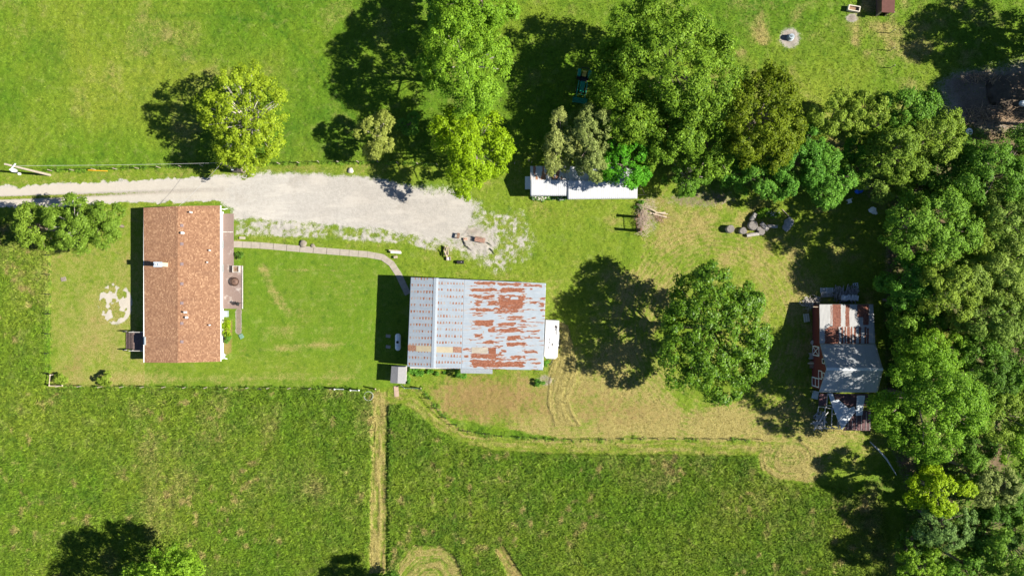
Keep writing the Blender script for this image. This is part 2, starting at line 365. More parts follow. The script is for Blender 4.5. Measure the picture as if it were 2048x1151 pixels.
z = (fbm(mx*0.7, my*0.7, 91, 4)-0.5)*0.10 + (fbm(mx*2.5, my*2.5, 95, 2)-0.5)*0.09*np.where(zone == 1, 0.35, np.where(zone == 4, 0.15, 1.0))
z += tus*(fbm(mx*1.6, my*1.6, 97, 3)-0.5)*0.34 + np.where(zone == 0, (fbm(mx*1.4, my*1.4, 99, 3)-0.5)*0.14, 0)
z += hz*0.14
z += 0.38*tus*np.clip(tusd/5.0, 0, 1)
z = np.where(zone == 4, z*0.3 - 0.03, z)
flat = np.maximum(soft(7-seg_dist(X, Y, [(468,488),(600,497),(740,508),(775,518),(800,545),(818,590)]), 5), soft(pdist(X, Y, [(440,420),(488,420),(488,622),(440,622)]), 6))
z = z*(1-flat) - 0.05*flat
z = z.astype(np.float32) - 0.02
trk = np.maximum(soft(10-seg_dist(X, Y, [(-120,386),(0,384),(200,373),(330,369),(450,368)]), 6), soft(9-seg_dist(X, Y, [(-120,407),(0,405),(200,397),(330,391),(450,390)]), 6))*np.clip(1.3-X/480, 0, 1)
M1 = np.stack([dry, lush_shade, bare, brown], -1).astype(np.float32); M2 = np.stack([yel, np.maximum(trk*(zone == 4), sm), dead, np.ones_like(X)], -1).astype(np.float32)
VG = np.stack([(X-1024)*S, (575.5-Y)*S, z], -1)
GM = ground_material('ground', False); TM = ground_material('grass_blades', True)
nyy, nxx = X.shape
cz = zone[:-1, :-1]
idx = np.arange(nyy*nxx).reshape(nyy, nxx)
quad = np.stack([idx[1:, :-1], idx[1:, 1:], idx[:-1, 1:], idx[:-1, :-1]], -1)
GL = {0: 'sunlit rough green pasture north of the gravel driveway', 1: 'short mown lawn around the brown roofed house', 2: 'dry mown grass yard between metal barn and red barn',
      3: 'tall dark green pasture south of the yard fence', 4: 'pale gravel driveway widening into a parking lot', 5: 'straw coloured swath of freshly cut hay', 6: 'shaded leaf litter floor under the east woods'}
for k, nm in enumerate(ZN):
    q = quad[cz == k]
    if not len(q): continue
    u, inv = np.unique(q, return_inverse=True)
    o = np_mesh(nm, VG.reshape(-1, 3)[u], inv.reshape(-1, 4), GM, None, {'m1': M1.reshape(-1, 4)[u], 'm2': M2.reshape(-1, 4)[u]}, smooth=True)
    tag(o, GL[k], nm.replace('_', ' ').split()[-1], kind='structure')
t_ = MB().add([(-1500,-1500,-0.25),(1500,-1500,-0.25),(1500,1500,-0.25),(-1500,1500,-0.25)], [(0,1,2,3)]).build('terrain', GM)
tag(t_, 'surrounding green farmland', 'terrain', kind='structure')

def gz(px, py):                              # ground height at a photo spot
    i = int(np.clip(round((py-py0)/ST), 0, nyy-1)); j = int(np.clip(round((px-px0)/ST), 0, nxx-1)); return float(z[i, j])

# grass blades: one stuff object
rs = np.random.RandomState(5)
NB = 900000
bx = rs.rand(NB)*(2120+70)-70; by = rs.rand(NB)*(1220+70)-70
jj = ((bx-px0)/ST).astype(int); ii = ((by-py0)/ST).astype(int)
zo = zone[ii, jj]
den = np.array([0.50, 0.16, 0.42, 1.0, 0.0, 0.75, 0.25])[zo]*np.clip(1.15-bare[ii, jj]*1.2, 0.0, 1)*np.clip(1.05-flat[ii, jj]*1.2, 0, 1)
k = rs.rand(NB) < den; bx, by, ii, jj, zo = bx[k], by[k], ii[k], jj[k], zo[k]
n = len(bx); hh = np.array([0.13, 0.05, 0.09, 0.24, 0.0, 0.10, 0.15])[zo]*(0.6+0.9*rs.rand(n))
ww = np.array([0.035, 0.025, 0.035, 0.045, 0, 0.035, 0.04])[zo]*(0.7+0.6*rs.rand(n))
th = rs.rand(n)*2*np.pi; ph = rs.rand(n)*2*np.pi; lean = 0.5+1.3*rs.rand(n)
bz = z[ii, jj]; X0 = (bx-1024)*S; Y0 = (575.5-by)*S
V = np.zeros((n, 3, 3), np.float32)
V[:, 0] = np.stack([X0+np.cos(th)*ww, Y0+np.sin(th)*ww, bz-0.01], -1)
V[:, 1] = np.stack([X0-np.cos(th)*ww, Y0-np.sin(th)*ww, bz-0.01], -1)
V[:, 2] = np.stack([X0+np.cos(ph)*hh*lean, Y0+np.sin(ph)*hh*lean, bz+hh], -1)
A1 = np.repeat(M1[ii, jj], 3, 0); A2 = np.repeat(M2[ii, jj], 3, 0)
A1[:, 2] = 0
go = np_mesh('grass', V.reshape(-1, 3), np.arange(n*3).reshape(-1, 3), TM, None, {'m1': A1, 'm2': A2})
tag(go, 'grass blades and weeds growing over the pastures and yards', 'grass', kind='stuff')

# ------------------------------------------------------------------ building materials
white_paint = plain('white_paint', (0.78, 0.78, 0.76), 0.5, 0.06)
dark_glass = plain('window_glass', (0.03, 0.04, 0.05), 0.08, 0.1)
old_wood = plain('weathered_wood', (0.34, 0.29, 0.23), 0.85, 0.35, 4, bump=0.4)
grey_wood = plain('grey_wood', (0.42, 0.40, 0.38), 0.85, 0.3, 5, bump=0.4)
pale_wood = plain('pale_wood', (0.40, 0.33, 0.25), 0.8, 0.25, 5, bump=0.3)
brown_wood = plain('brown_wood', (0.16, 0.09, 0.055), 0.85, 0.4, 4, bump=0.4)
dark_iron = plain('dark_iron', (0.02, 0.02, 0.022), 0.6, 0.3)
galv = plain('galvanised_steel', (0.52, 0.55, 0.58), 0.45, 0.18, 3)
concrete = plain('concrete', (0.32, 0.285, 0.24), 0.9, 0.16, 3, bump=0.3)
black_rubber = plain('black_rubber', (0.018, 0.018, 0.018), 0.8, 0.3)
stone = plain('stone', (0.20, 0.175, 0.14), 0.9, 0.3, 4, bump=0.5)

def tin(name, base, ribaxis, rib=0.23, seam=0.8, rustc=((0.125, 0.038, 0.017), (0.205, 0.078, 0.043)), rough=0.5, stain=0.35):
    t = NT(name); a = t.n('ShaderNodeAttribute', attribute_name='rust'); s = t.n('ShaderNodeSeparateColor'); t.t.links.new(a.outputs['Color'], s.inputs[0])
    sx = t.n('ShaderNodeSeparateXYZ'); t.t.links.new(t.tc.outputs['Object'], sx.inputs[0])
    ax = sx.outputs[ribaxis]                               # ribs repeat along this axis
    n1 = t.noise(2.0, 5); n2 = t.noise(1.0, 5, vec=t.mapv((4, 20, 8) if ribaxis == 1 else (20, 4, 8)), rough=0.7)
    st = t.noise(1.0, 4, vec=t.mapv((0.5, 7, 1) if ribaxis == 1 else (7, 0.5, 1)))
    c = t.mix(t.step(t.math('ADD', t.math('MULTIPLY', n1, .5), t.math('MULTIPLY', st, .5)), 0.35, 0.65), tuple(x*0.84 for x in base), base)
    c = t.mix(t.math('MULTIPLY', t.step(st, 0.55, 0.72), stain), c, (0.25, 0.23, 0.20))
    m = t.step(t.math('ADD', s.outputs[0], t.math('MULTIPLY', t.math('SUBTRACT', n2, 0.5), 1.0)), 0.38, 0.66)
    m2 = t.step(t.math('ADD', s.outputs[0], t.math('MULTIPLY', t.math('SUBTRACT', n2, 0.5), 0.9)), 0.12, 0.42)
    c = t.mix(t.math('MULTIPLY', m2, 0.5), c, (0.27, 0.21, 0.16))
    c = t.mix(m, c, t.mix(t.step(t.noise(5, 4), 0.35, 0.65), *rustc))
    ln = t.step(t.math('PINGPONG', ax, seam/2), 0.012, 0.0)
    c = t.mix(t.math('MULTIPLY', ln, 0.6), c, (0.22, 0.21, 0.21))
    t.col(c); t.rough(t.math('ADD', rough, t.math('MULTIPLY', m, 0.35)))
    t.b.inputs['Specular IOR Level'].default_value = 0.4
    t.bump(t.math('SINE', t.math('MULTIPLY', ax, 2*math.pi/rib)), 0.35, 0.015)
    return t.m
tin_blue = tin('pale_blue_tin', (0.225, 0.268, 0.318), 1)
tin_white = tin('white_tin', (0.47, 0.485, 0.51), 0, seam=0.75, stain=0.35)
tin_grey = tin('grey_standing_seam', (0.31, 0.33, 0.355), 0, seam=0.5, rib=0.5)
tin_barn = tin('rusty_barn_tin', (0.33, 0.335, 0.34), 0, rib=0.15, seam=0.6, rustc=((0.12, 0.040, 0.026), (0.20, 0.080, 0.052)))
tin_dark = plain('dark_maroon_tin', (0.075, 0.032, 0.035), 0.5, 0.45, 3)

def roof_sheet(name, nw, ne, se, sw, m, parent, step=0.12, fn=None, thick=0.05):
    """a roof plane; corners are (photo x, photo y, real height); fn(px, py) gives the rust on it"""
    c = [np.array(W(*q)) for q in (nw, ne, se, sw)]; p = [np.array(q[:2], float) for q in (nw, ne, se, sw)]
    nu = max(2, int(np.linalg.norm(c[1]-c[0])/step)); nv = max(2, int(np.linalg.norm(c[3]-c[0])/step))
    u, v = np.meshgrid(np.linspace(0, 1, nu+1), np.linspace(0, 1, nv+1))
    lerp = lambda q: (q[0][None,None]*((1-u)*(1-v))[...,None] + q[1][None,None]*(u*(1-v))[...,None] + q[2][None,None]*(u*v)[...,None] + q[3][None,None]*((1-u)*v)[...,None])
    V = lerp(c) - np.array(BASE.get(parent, Vector((0,0,0)))); P = lerp(p)
    r = fn(P[..., 0], P[..., 1]) if fn else np.zeros(u.shape)
    i = np.arange(u.size).reshape(u.shape)
    F = np.stack([i[1:, :-1], i[1:, 1:], i[:-1, 1:], i[:-1, :-1]], -1).reshape(-1, 4)
    A = np.stack([r, r, r, np.ones_like(r)], -1).reshape(-1, 4)
    o = np_mesh(name, V.reshape(-1, 3), F, m, parent, {'rust': A})
    s = o.modifiers.new('thickness', 'SOLIDIFY'); s.thickness = thick; s.offset = -1
    BASE[o] = BASE.get(parent, Vector((0,0,0)))
    return o
def patches(px, py, rects, w=1.2, wig=2.5):
    r = np.zeros_like(px); nx = (fbm(px*0.10, py*0.5, 301, 3)-0.5)*2*wig*2.2; ny = (fbm(px*0.12, py*0.2, 311, 3)-0.5)*2*wig*0.7
    for x0, y0, x1, y1 in rects:
        d = np.minimum(np.minimum(px+nx-x0, x1-px-nx), np.minimum(py+ny-y0, y1-py-ny)); r = np.maximum(r, np.clip(0.5+d/w, 0, 1))
    return r

# ------------------------------------------------------------------ the house
def shingle():
    t = NT('brown_shingles'); sx = t.n('ShaderNodeSeparateXYZ'); t.t.links.new(t.tc.outputs['Object'], sx.inputs[0])
    row = t.math('FLOOR', t.math('MULTIPLY', sx.outputs[0], 1/0.13))
    off = t.math('MULTIPLY', t.math('FRACT', t.math('MULTIPLY', row, 0.437)), 0.35)
    colm = t.math('FLOOR', t.math('MULTIPLY', t.math('ADD', sx.outputs[1], off), 1/0.16))
    cv = t.n('ShaderNodeCombineXYZ'); t.set(cv.inputs[0], row); t.set(cv.inputs[1], colm)
    wn = t.n('ShaderNodeTexWhiteNoise', noise_dimensions='2D'); t.t.links.new(cv.outputs[0], wn.inputs[0])
    r = t.n('ShaderNodeValToRGB'); t.t.links.new(wn.outputs[0], r.inputs[0]); e = r.color_ramp.elements
    e[0].color = (0.180, 0.088, 0.048, 1); e[1].color = (0.38, 0.232, 0.135, 1)
    for p, c in ((0.3, (0.222, 0.115, 0.063, 1)), (0.65, (0.262, 0.142, 0.080, 1)), (0.88, (0.295, 0.166, 0.094, 1))):
        x = e.new(p); x.color = c
    n = t.noise(0.6, 5, vec=t.mapv((0.3, 1.6, 1))); c = t.mix(t.math('MULTIPLY', t.step(n, 0.48, 0.75), 0.45), r.outputs[0], (0.15, 0.075, 0.045))
    ed = t.step(t.math('FRACT', t.math('MULTIPLY', sx.outputs[0], 1/0.13)), 0.12, 0.0)
    c = t.mix(t.math('MULTIPLY', ed, 0.35), c, (0.12, 0.055, 0.03))
    t.col(c); t.rough(0.9); t.bump(wn.outputs[0], 0.3, 0.02); return t.m
shingles = shingle()
siding = plain('white_siding', (0.74, 0.74, 0.72), 0.6, 0.05)

EZ, RZ = 2.35, 3.05
hs = thing('house', 'long white sided house under a brown shingle gable roof, south of the driveway', 'house', W(362, 568, 0))
roofN = [(287,415.5), (354,412), (439,410.5)]; roofS = [(289.5,724.5), (355,725), (441,722.5)]
a, b, c_ = [W(x, y, h) for (x, y), h in zip(roofN, (EZ, RZ, EZ))]; d, e, f = [W(x, y, h) for (x, y), h in zip(roofS, (EZ, RZ, EZ))]
rw = MB().slab([a, d, e, b], 0.14).build('roof', shingles, hs)
MB().slab([b, e, f, c_], 0.14).build('roof', shingles, hs)
mb = MB(); mb.slab([b+Vector((-0.12,0,0.0)), e+Vector((-0.12,0,0.0)), e+Vector((0.12,0,0.03)), b+Vector((0.12,0,0.03))], 0.04); mb.build('ridge_cap', shingles, hs)
x0, x1 = a.x+0.30, c_.x-0.32; y1, y0 = a.y-0.25, d.y+0.25; xm = b.x
mb = MB(); mb.prism([(x0,y0,0),(x0,y0,EZ-.08),(xm,y0,RZ-.17),(x1,y0,EZ-.08),(x1,y0,0)], (0, y1-y0, 0)); mb.build('wall', siding, hs)
for p, q, r0 in ((c_, f, 0.07), (a, d, 0.06)):
    sx = 0.05 if p is c_ else -0.05
    MB().box(((p.x+q.x)/2+sx, (p.y+q.y)/2, EZ-0.09), (0.11, (p-q).length-0.02, 0.11)).build('gutter', white_paint, hs)
def hpart(nm, px, py, w, h, zc, mat_, d=0.06):
    yy = W(px, py, zc).y
    return MB().box((x1+d/2, yy, zc), (d, w, h)).build(nm, mat_, hs)
door_m = plain('door_paint', (0.30, 0.34, 0.36), 0.5, 0.1)
for py in (488, 536):
    o_ = hpart('door', 441, py, 0.95, 2.0, 1.05, door_m, 0.07)
    MB().box((x1+0.10, W(441, py, 1).y-0.36, 1.0), (0.07, 0.05, 0.05)).build('handle', dark_iron, o_)
for py, ww in ((440, 1.3), (460, 1.0), (575, 1.5), (690, 1.3)):
    o_ = hpart('window', 441, py, ww, 1.1, 1.5, white_paint, 0.06)
    MB().box((x1+0.065, W(441, py, 1.5).y, 1.5), (0.02, ww-0.16, 0.94)).build('pane', dark_glass, o_)
for py in (440, 500, 640, 690):
    o_ = MB().box((x0-0.03, W(300, py, 1.5).y, 1.5), (0.06, 1.1, 1.0)).build('window', white_paint, hs)
    MB().box((x0-0.065, W(300, py, 1.5).y, 1.5), (0.02, 0.96, 0.86)).build('pane', dark_glass, o_)
MB().box((x0-0.04, W(290, 680, 1.3).y, 1.65), (0.08, 0.95, 2.0)).build('door', door_m, hs)
# corner downspouts
for py in (417, 717):
    MB().path([(c_.x+0.04, W(440, py, 2).y, EZ-0.15), (x1+0.05, W(440, py, 2).y, EZ-0.5), (x1+0.05, W(440, py, 1).y, 0.1), (x1+0.45, W(440, py, 0).y, 0.03)], 0.05, 6).build('downspout', white_paint, hs)
# ridge vents, pipes, chimney
vent_m = plain('roof_vent_paint', (0.20, 0.15, 0.155), 0.5, 0.15)
slope = lambda X_: RZ - abs(X_-xm)*(RZ-EZ)/((c_.x-a.x)/2)
for py in (450, 487, 527.5, 567, 606, 646.5, 683.5):
    p = W(360, py, 3.55)
    MB().hexa([(p.x-.19,p.y-.2,slope(p.x)-.05),(p.x+.19,p.y-.2,slope(p.x)-.12),(p.x+.19,p.y+.2,slope(p.x)-.12),(p.x-.19,p.y+.2,slope(p.x)-.05)],
              [(p.x-.15,p.y-.16,slope(p.x)+.10),(p.x+.15,p.y-.16,slope(p.x)+.05),(p.x+.15,p.y+.16,slope(p.x)+.05),(p.x-.15,p.y+.16,slope(p.x)+.10)]).build('roof_vent', vent_m, hs)
for px, py, h, r, mm in ((380.5,424,.42,.07,white_paint),(364.5,465.5,.36,.10,white_paint),(370,624,.45,.08,white_paint),(372,634.5,.30,.09,white_paint),(416,500,.28,.06,white_paint),(411,524,.22,.05,white_paint),(416,650,.28,.06,white_paint)):
    p = W(px, py, 3.2); zz = slope(p.x)
    MB().lathe([(r*1.6, -0.1), (r*1.6, 0.02), (r, 0.05), (r, h), (r*1.5, h+.02), (r*1.5, h+.07), (0.0, h+.12)], (p.x, p.y, zz), 10).build('vent_pipe', galv, hs)
p = W(315, 528.5, 4.75); zz = slope(p.x)
ch = MB().box((p.x, p.y, (zz-0.2+4.62)/2), (0.85, 0.46, 4.62-zz+0.2)).build('chimney', plain('tan_chimney', (0.55, 0.46, 0.34), 0.85, 0.2, 8), hs)
MB().box((p.x, p.y, 4.66), (0.97, 0.58, 0.10)).build('cap', plain('chimney_metal', (0.36, 0.42, 0.50), 0.35, 0.2, 3), ch)
for s_ in (-.2, .2): MB().lathe([(0.13, 0), (0.13, 0.16), (0.09, 0.16), (0.09, 0.05)], (p.x+s_, p.y, 4.7), 10).build('flue', galv, ch)

# decks and porch items
deckm = NT('deck_boards'); sx = deckm.n('ShaderNodeSeparateXYZ'); deckm.t.links.new(deckm.tc.outputs['Object'], sx.inputs[0])
bd = deckm.step(deckm.math('PINGPONG', sx.outputs[1], 0.07), 0.008, 0.0)
nn = deckm.noise(0.8, 6, rough=0.7); c1 = deckm.mix(deckm.noise(9, 3), (0.15, 0.105, 0.092), (0.225, 0.165, 0.145))
c1 = deckm.mix(deckm.math('MULTIPLY', deckm.step(nn, 0.55, 0.70), 0.75), c1, (0.38, 0.34, 0.32)); deckm.col(deckm.mix(deckm.math('MULTIPLY', bd, .6), c1, (0.05, 0.04, 0.035))); deckm.rough(0.85)
dk = thing('porch_deck', 'weathered brown plank porch deck along the east side of the house', 'deck', W(455, 523, 0))
A = W(446, 427, .25); B = W(466.5, 531, .25); MB().box(((A.x+B.x)/2, (A.y+B.y)/2, 0.15), (B.x-A.x, A.y-B.y, 0.22)).build('narrow_platform', deckm.m, dk)
A = W(446, 531, .25); B = W(484, 617, .25); MB().box(((A.x+B.x)/2, (A.y+B.y)/2, 0.15), (B.x-A.x, A.y-B.y, 0.22)).build('wide_platform', deckm.m, dk)
q0 = W(485, 531, 0.3); q1 = W(485, 617, 0.3)
MB().box((q0.x, (q0.y+q1.y)/2, .30), (0.10, q0.y-q1.y, 0.10)).build('edge_rail', grey_wood, dk)
MB().box((W(456, 464, .27).x, W(456, 464).y, 0.268), (1.2, 0.08, 0.02)).build('step_plate', grey_wood, dk)
o = thing('fire_pit', 'round rusty fire bowl standing on the porch deck', 'fire pit', W(471, 563, .26))
MB().lathe([(0.20, 0), (0.42, .14), (0.50, .36), (0.53, .36), (0.52, .32), (0.45, .15), (0.2, .05), (0, .05)], (0,0,0), 24).build('bowl', plain('rusty_bowl', (0.10, 0.055, 0.04), .7, .4), o, world=False, smooth=True)
MB().lathe([(0.47, .36), (0.3, .46), (0.1, .50), (0, .51)], (0,0,0), 20).build('mesh_lid', plain('spark_lid', (0.13, 0.075, 0.055), .6, .4, 12), o, world=False, smooth=True)
mb = MB()
for k_ in range(8):
    an = k_*math.pi/4; mb.tube((0.05*math.cos(an), .05*math.sin(an), .515), (0.47*math.cos(an), .47*math.sin(an), .375), .012, n=5)
mb.build('lid_rib', dark_iron, o, world=False)
o = thing('planter_box', 'square open grey wooden box on the north corner of the wide deck', 'planter', W(474, 538, .26))
mb = MB(); 
for dx, dy, lx, ly in ((-.36,0,.06,.8),(.36,0,.06,.8),(0,-.37,.66,.06),(0,.37,.66,.06)): mb.box((dx, dy, .25), (lx, ly, .5))
mb.build('frame', grey_wood, o, world=False); MB().box((0,0,.19), (.66,.68,.3)).build('soil', plain('potting_soil', (.22,.16,.11), .95, .4, 9), o, world=False)
MB().box((0.03,-.02,.36), (.3,.16,.06), .3).build('board', brown_wood, o, world=False)
o = thing('grill', 'small black grill on the south edge of the deck', 'grill', W(478.5, 607, .26))
MB().lathe([(0.05,.45),(.19,.52),(.23,.62),(.20,.72),(.08,.80),(0,.81)], (0,0,0), 16).build('kettle', black_rubber, o, world=False, smooth=True)
for k_ in range(3):
    an = k_*2.1+.4; MB().tube((.12*math.cos(an), .12*math.sin(an), .5), (.27*math.cos(an), .27*math.sin(an), 0), .018, n=6).build('leg', dark_iron, o, world=False)
MB().box((-.32,.16,.62), (.28,.22,.03), .4).build('side_shelf', dark_iron, o, world=False)
o = thing('air_conditioner', 'grey air conditioner unit with round fan grille beside the house', 'air conditioner', W(450.5, 627, 0))
MB().box((0,0,.40), (.86,.74,.78)).build('cabinet', plain('ac_paint', (.30,.34,.37), .5, .1), o, world=False, bevel=.03)
MB().lathe([(.30,.79),(.34,.80),(.34,.83),(.30,.83)], (0,0,0), 20).build('fan_ring', white_paint, o, world=False)
mb = MB()
for k_ in range(5):
    an = k_*2*math.pi/5; mb.add([(0,0,.80),(.28*math.cos(an-.35),.28*math.sin(an-.35),.795),(.28*math.cos(an+.35),.28*math.sin(an+.35),.825)], [(0,1,2)])
mb.lathe([(.07,.79),(.07,.84),(0,.85)], (0,0,0), 10); mb.build('fan', plain('fan_blue', (.16,.24,.34), .4, .2), o, world=False)
o = thing('satellite_dish', 'grey satellite dish on a short post by the southeast house corner', 'satellite dish', W(452, 709, 0))
MB().tube((0,0,0), (0,0,1.2), .03).build('mast', galv, o, world=False)
mb = MB(); mb.lathe([(0,0),(.15,.02),(.30,.08),(.31,.09),(.15,.035),(0,.02)], (0,0,0), 18)
ro = Matrix.Translation((0.06,0,1.28)) @ Matrix.Rotation(math.radians(50), 4, 'Y'); mb.v = [tuple(ro @ Vector(p)) for p in mb.v]; mb.build('dish', plain('dish_grey', (.42,.45,.47), .4, .1), o, world=False, smooth=True)
MB().path([(0.06,0,1.2),(.36,0,1.3),(.42,0,1.5)], .015, 5).build('feed_arm', dark_iron, o, world=False)
# back stairs, west
st_ = thing('back_steps', 'dark wooden back steps with railing on the west side of the house', 'stairs', W(262, 680, 0))
dw = plain('dark_stair_wood', (0.12, 0.085, 0.075), .85, .4, 5); A = W(264, 663, .8); B = W(288, 700, .8)
MB().box(((A.x+x0)/2, (A.y+B.y)/2, .68), (x0-A.x-.02, A.y-B.y, .10)).build('landing', dw, st_)
for k_ in range(4):
    MB().box((A.x-0.13-.25*k_, (A.y+B.y)/2, .55-.15*k_), (.25, (A.y-B.y)*.86, .05)).build('tread', dw, st_)
for yy in (A.y, B.y):
    for xx, hh_ in ((x0-.06, 1.7), (A.x+.05, 1.7), (A.x-1.0, 1.0)):
        MB().box((xx, yy, hh_/2), (.09, .09, hh_)).build('post', grey_wood, st_)
    MB().tube((x0-.05, yy, 1.68), (A.x+.02, yy, 1.68), .045, n=6).build('handrail', grey_wood, st_)
    MB().tube((A.x+.02, yy, 1.68), (A.x-1.02, yy, .98), .045, n=6).build('handrail', dark_iron, st_)
def solo(mb, name, m, label, cat, loc, group=None, rot=0.0, smooth=False, bevel=0.0):
    o = mb.build(name, m, None, world=False, smooth=smooth, bevel=bevel); o.location = loc; o.rotation_euler = (0, 0, rot)
    return tag(o, label, cat, group)
def rock_mb(r, seed, flat=.6, n=2):
    import bmesh
    bm = bmesh.new(); bmesh.ops.create_icosphere(bm, subdivisions=n, radius=r); rr = random.Random(seed)
    for v in bm.verts: v.co *= .78+.4*rr.random(); v.co.z = max(v.co.z*flat, -r*.25)
    bm.verts.index_update()
    m = MB(); m.add([tuple(v.co) for v in bm.verts], [tuple(v.index for v in f.verts) for f in bm.faces]); bm.free(); return m
solo(MB().box((0,0,.04), (.62,.5,.08)), 'stepping_stone', stone, 'pale flat stone lying in the west lawn', 'stone', W(127.5, 558, 0), rot=.2, bevel=.02)
solo(MB().box((0,0,.06), (.5,.55,.12)), 'utility_cover', plain('teal_cover', (.12,.22,.17), .6, .2), 'small teal utility cover in the grass southeast of the house', 'cover', W(483, 672, 0), rot=.5, bevel=.03)
solo(MB().box((0,0,.05), (.7,.3,.1)), 'doorstep', concrete, 'short concrete slab at the west end of the garden path', 'slab', W(485, 475.5, 0), rot=-.05)

# concrete path
pts = [(467,488),(520,490.5),(600,497.5),(680,504),(735,508.5),(765,514),(783,527),(797,548),(806,568),(816,588)]
mb = MB(); L = []; R = []
for i_, q in enumerate(pts):
    p0 = Vector(pts[max(i_-1,0)]); p1 = Vector(pts[min(i_+1,len(pts)-1)]); n_ = (p1-p0).normalized(); n_ = Vector((-n_.y, n_.x))*6.3
    L.append(W(q[0]+n_.x, q[1]+n_.y)); R.append(W(q[0]-n_.x, q[1]-n_.y))
for i_ in range(len(pts)-1):
    sub = 3 if i_ < 4 else 2
    for k_ in range(sub):
        lp = lambda A_, B_, t: A_.lerp(B_, t)
        t0, t1 = k_/sub+.006, (k_+1)/sub-.006; up = Vector((0,0,0.035+0.004*((i_+k_)%2)))
        mb.slab([lp(L[i_], L[i_+1], t0)+up, lp(L[i_], L[i_+1], t1)+up, lp(R[i_], R[i_+1], t1)+up, lp(R[i_], R[i_+1], t0)+up], .15)
pm = plain('path_concrete', (.285,.255,.215), .9, .14, 2.5, bump=.2)
o = mb.build('garden_path', pm); tag(o, 'narrow concrete garden path from porch to metal barn', 'path', kind='structure')

# ------------------------------------------------------------------ metal barn
gb = thing('metal_barn', 'large metal barn with pale blue roof, rusty on its east half', 'barn', W(950, 650, 0))
def dots(px, py):
    skew = (py-555)*(-0.036)                    # rows of nail rust
    u = (px-skew-822)/5.95; v = (py-553.5-(px-822)*0.03)/13.15
    iu, iv = np.floor(u), np.floor(v); fu, fv = u-iu, v-iv
    rnd = vn(iu*17.3+.5, iv*9.7+.5, 401); west = px-skew < 871
    fv2 = np.where(west, fv, 1-fv)*13.15
    m = np.where((fv2 > 0.3) & (fv2 < 5.6), 1-np.abs(fu-.5)/(0.52-0.05*fv2), 0)
    big_ = np.clip(m*2.6, 0, 1)*(0.48+0.52*rnd)
    return np.clip(big_*np.where(vn(iu*3.1, iv*5.9, 402) > .15, 1, .3), 0, 1)*0.76
MW = ((821.5,554,4.0),(872.5,556,4.4),(867,735,4.4),(814,732.5,4.0))
roof_sheet('roof', *MW, tin_blue, gb, .055, dots)
roof_sheet('roof', MW[1], (928,558.5,4.02), (922,737,4.02), MW[2], tin_blue, gb, .055, dots)
Zr = lambda r: [(700+x0_/3.111, 420+y0_/3.111, 700+x1_/3.111, 420+y1_/3.111) for x0_, y0_, x1_, y1_ in r]
RR = Zr([(775,445,910,465),(925,452,1060,468),(750,485,910,505),(930,485,1085,512),(775,528,900,545),(920,527,1080,607),(780,562,815,595),(850,565,915,592),(775,610,850,632),(890,608,1050,620),(920,622,1080,635),(765,652,825,660),(980,658,1075,675),(765,685,890,720),(920,700,1030,720),(865,735,910,760),(920,738,1075,758),(775,770,820,790),(965,778,1065,803),(850,822,900,832),(965,825,1100,845),(700,858,750,870),(930,868,965,885),(755,892,910,922),(1000,905,1090,922),(755,930,908,975),(908,940,1080,975),(1085,545,1130,555),(1090,460,1190,475),(1085,790,1180,800),(1100,745,1190,755),(1180,545,1215,555),(1080,875,1170,890),(1115,945,1180,955),(1180,615,1215,630),(700,900,740,912),(1180,575,1215,600),(1085,450,1110,465),(735,525,770,535)])
HOLE = Zr([(1000,540,1045,556),(960,536,985,545)])
def old_rust(px, py):
    r = patches(px, py, RR, 2.2, 3.4)
    st = fbm(px*0.045, py*0.42, 411, 3); r = np.maximum(r, np.clip((st-0.60)*9, 0, .9)*np.clip((px-932)/10, 0.5, 1))
    r = np.maximum(r, np.clip((vn(px*0.12, np.floor((py-558)/4.3)*7.7, 431)-0.86)*6, 0, 0.7))
    r = r*(0.58+0.42*np.clip((fbm(px*.16, py*.55, 451, 3)-.30)*5, 0, 1))
    return r*(1-patches(px, py, HOLE, 1.0, 1.0))
roof_sheet('roof', (928,558.5,4.02), (1092,566,2.55), (1086,739.5,2.55), (922,737,4.02), tin_blue, gb, .075, old_rust)
# ridge cap, skylight panels
n0, s0 = W(872.5,555.5,4.47), W(867,735.5,4.47)
mb = MB(); mb.slab([n0+Vector((-.30,0,-.06)), s0+Vector((-.30,0,-.06)), s0, n0], .03); mb.slab([n0, s0, s0+Vector((.26,0,-.05)), n0+Vector((.26,0,-.05))], .03); mb.build('ridge_cap', plain('ridge_tin', (.27,.31,.355), .45, .1), gb)
def on_roof(x0_, y0_, x1_, y1_, nm, m):
    def zat(px):
        t = (px-815)/(868-815) if px < 868 else None
        return 4.0+.4*(px-815)/53 if px < 868.5 else (4.4-.38*(px-868.5)/55 if px < 924 else 4.02-1.47*(px-924)/163)
    q = [W(700+x/3.111, 420+y/3.111, zat(700+x/3.111)+.02) for x, y in ((x0_,y1_),(x1_,y1_+3),(x1_,y0_+3),(x0_,y0_))]
    return MB().slab(q, .012).build(nm, m, gb)
cream = plain('cream_fibreglass', (.30,.265,.185), .5, .10, 2); brownp = tin('rusted_panel', (.42,.33,.25), 1, stain=.8); tanp = plain('tan_panel', (.25,.225,.185), .6, .2, 2)
on_roof(411,842,516,878,'skylight_panel',cream); on_roof(536,848,641,884,'skylight_panel',cream)
on_roof(757,852,858,888,'skylight_panel',tanp)
rp = plain('brown_panel', (.20,.105,.07), .7, .5, 8); on_roof(361,837,410,873,'rusty_panel',rp); on_roof(642,848,694,884,'rusty_panel',rp); on_roof(862,856,908,892,'rusty_panel',plain('rust_sheet', (.15,.05,.024), .8, .3, 5))
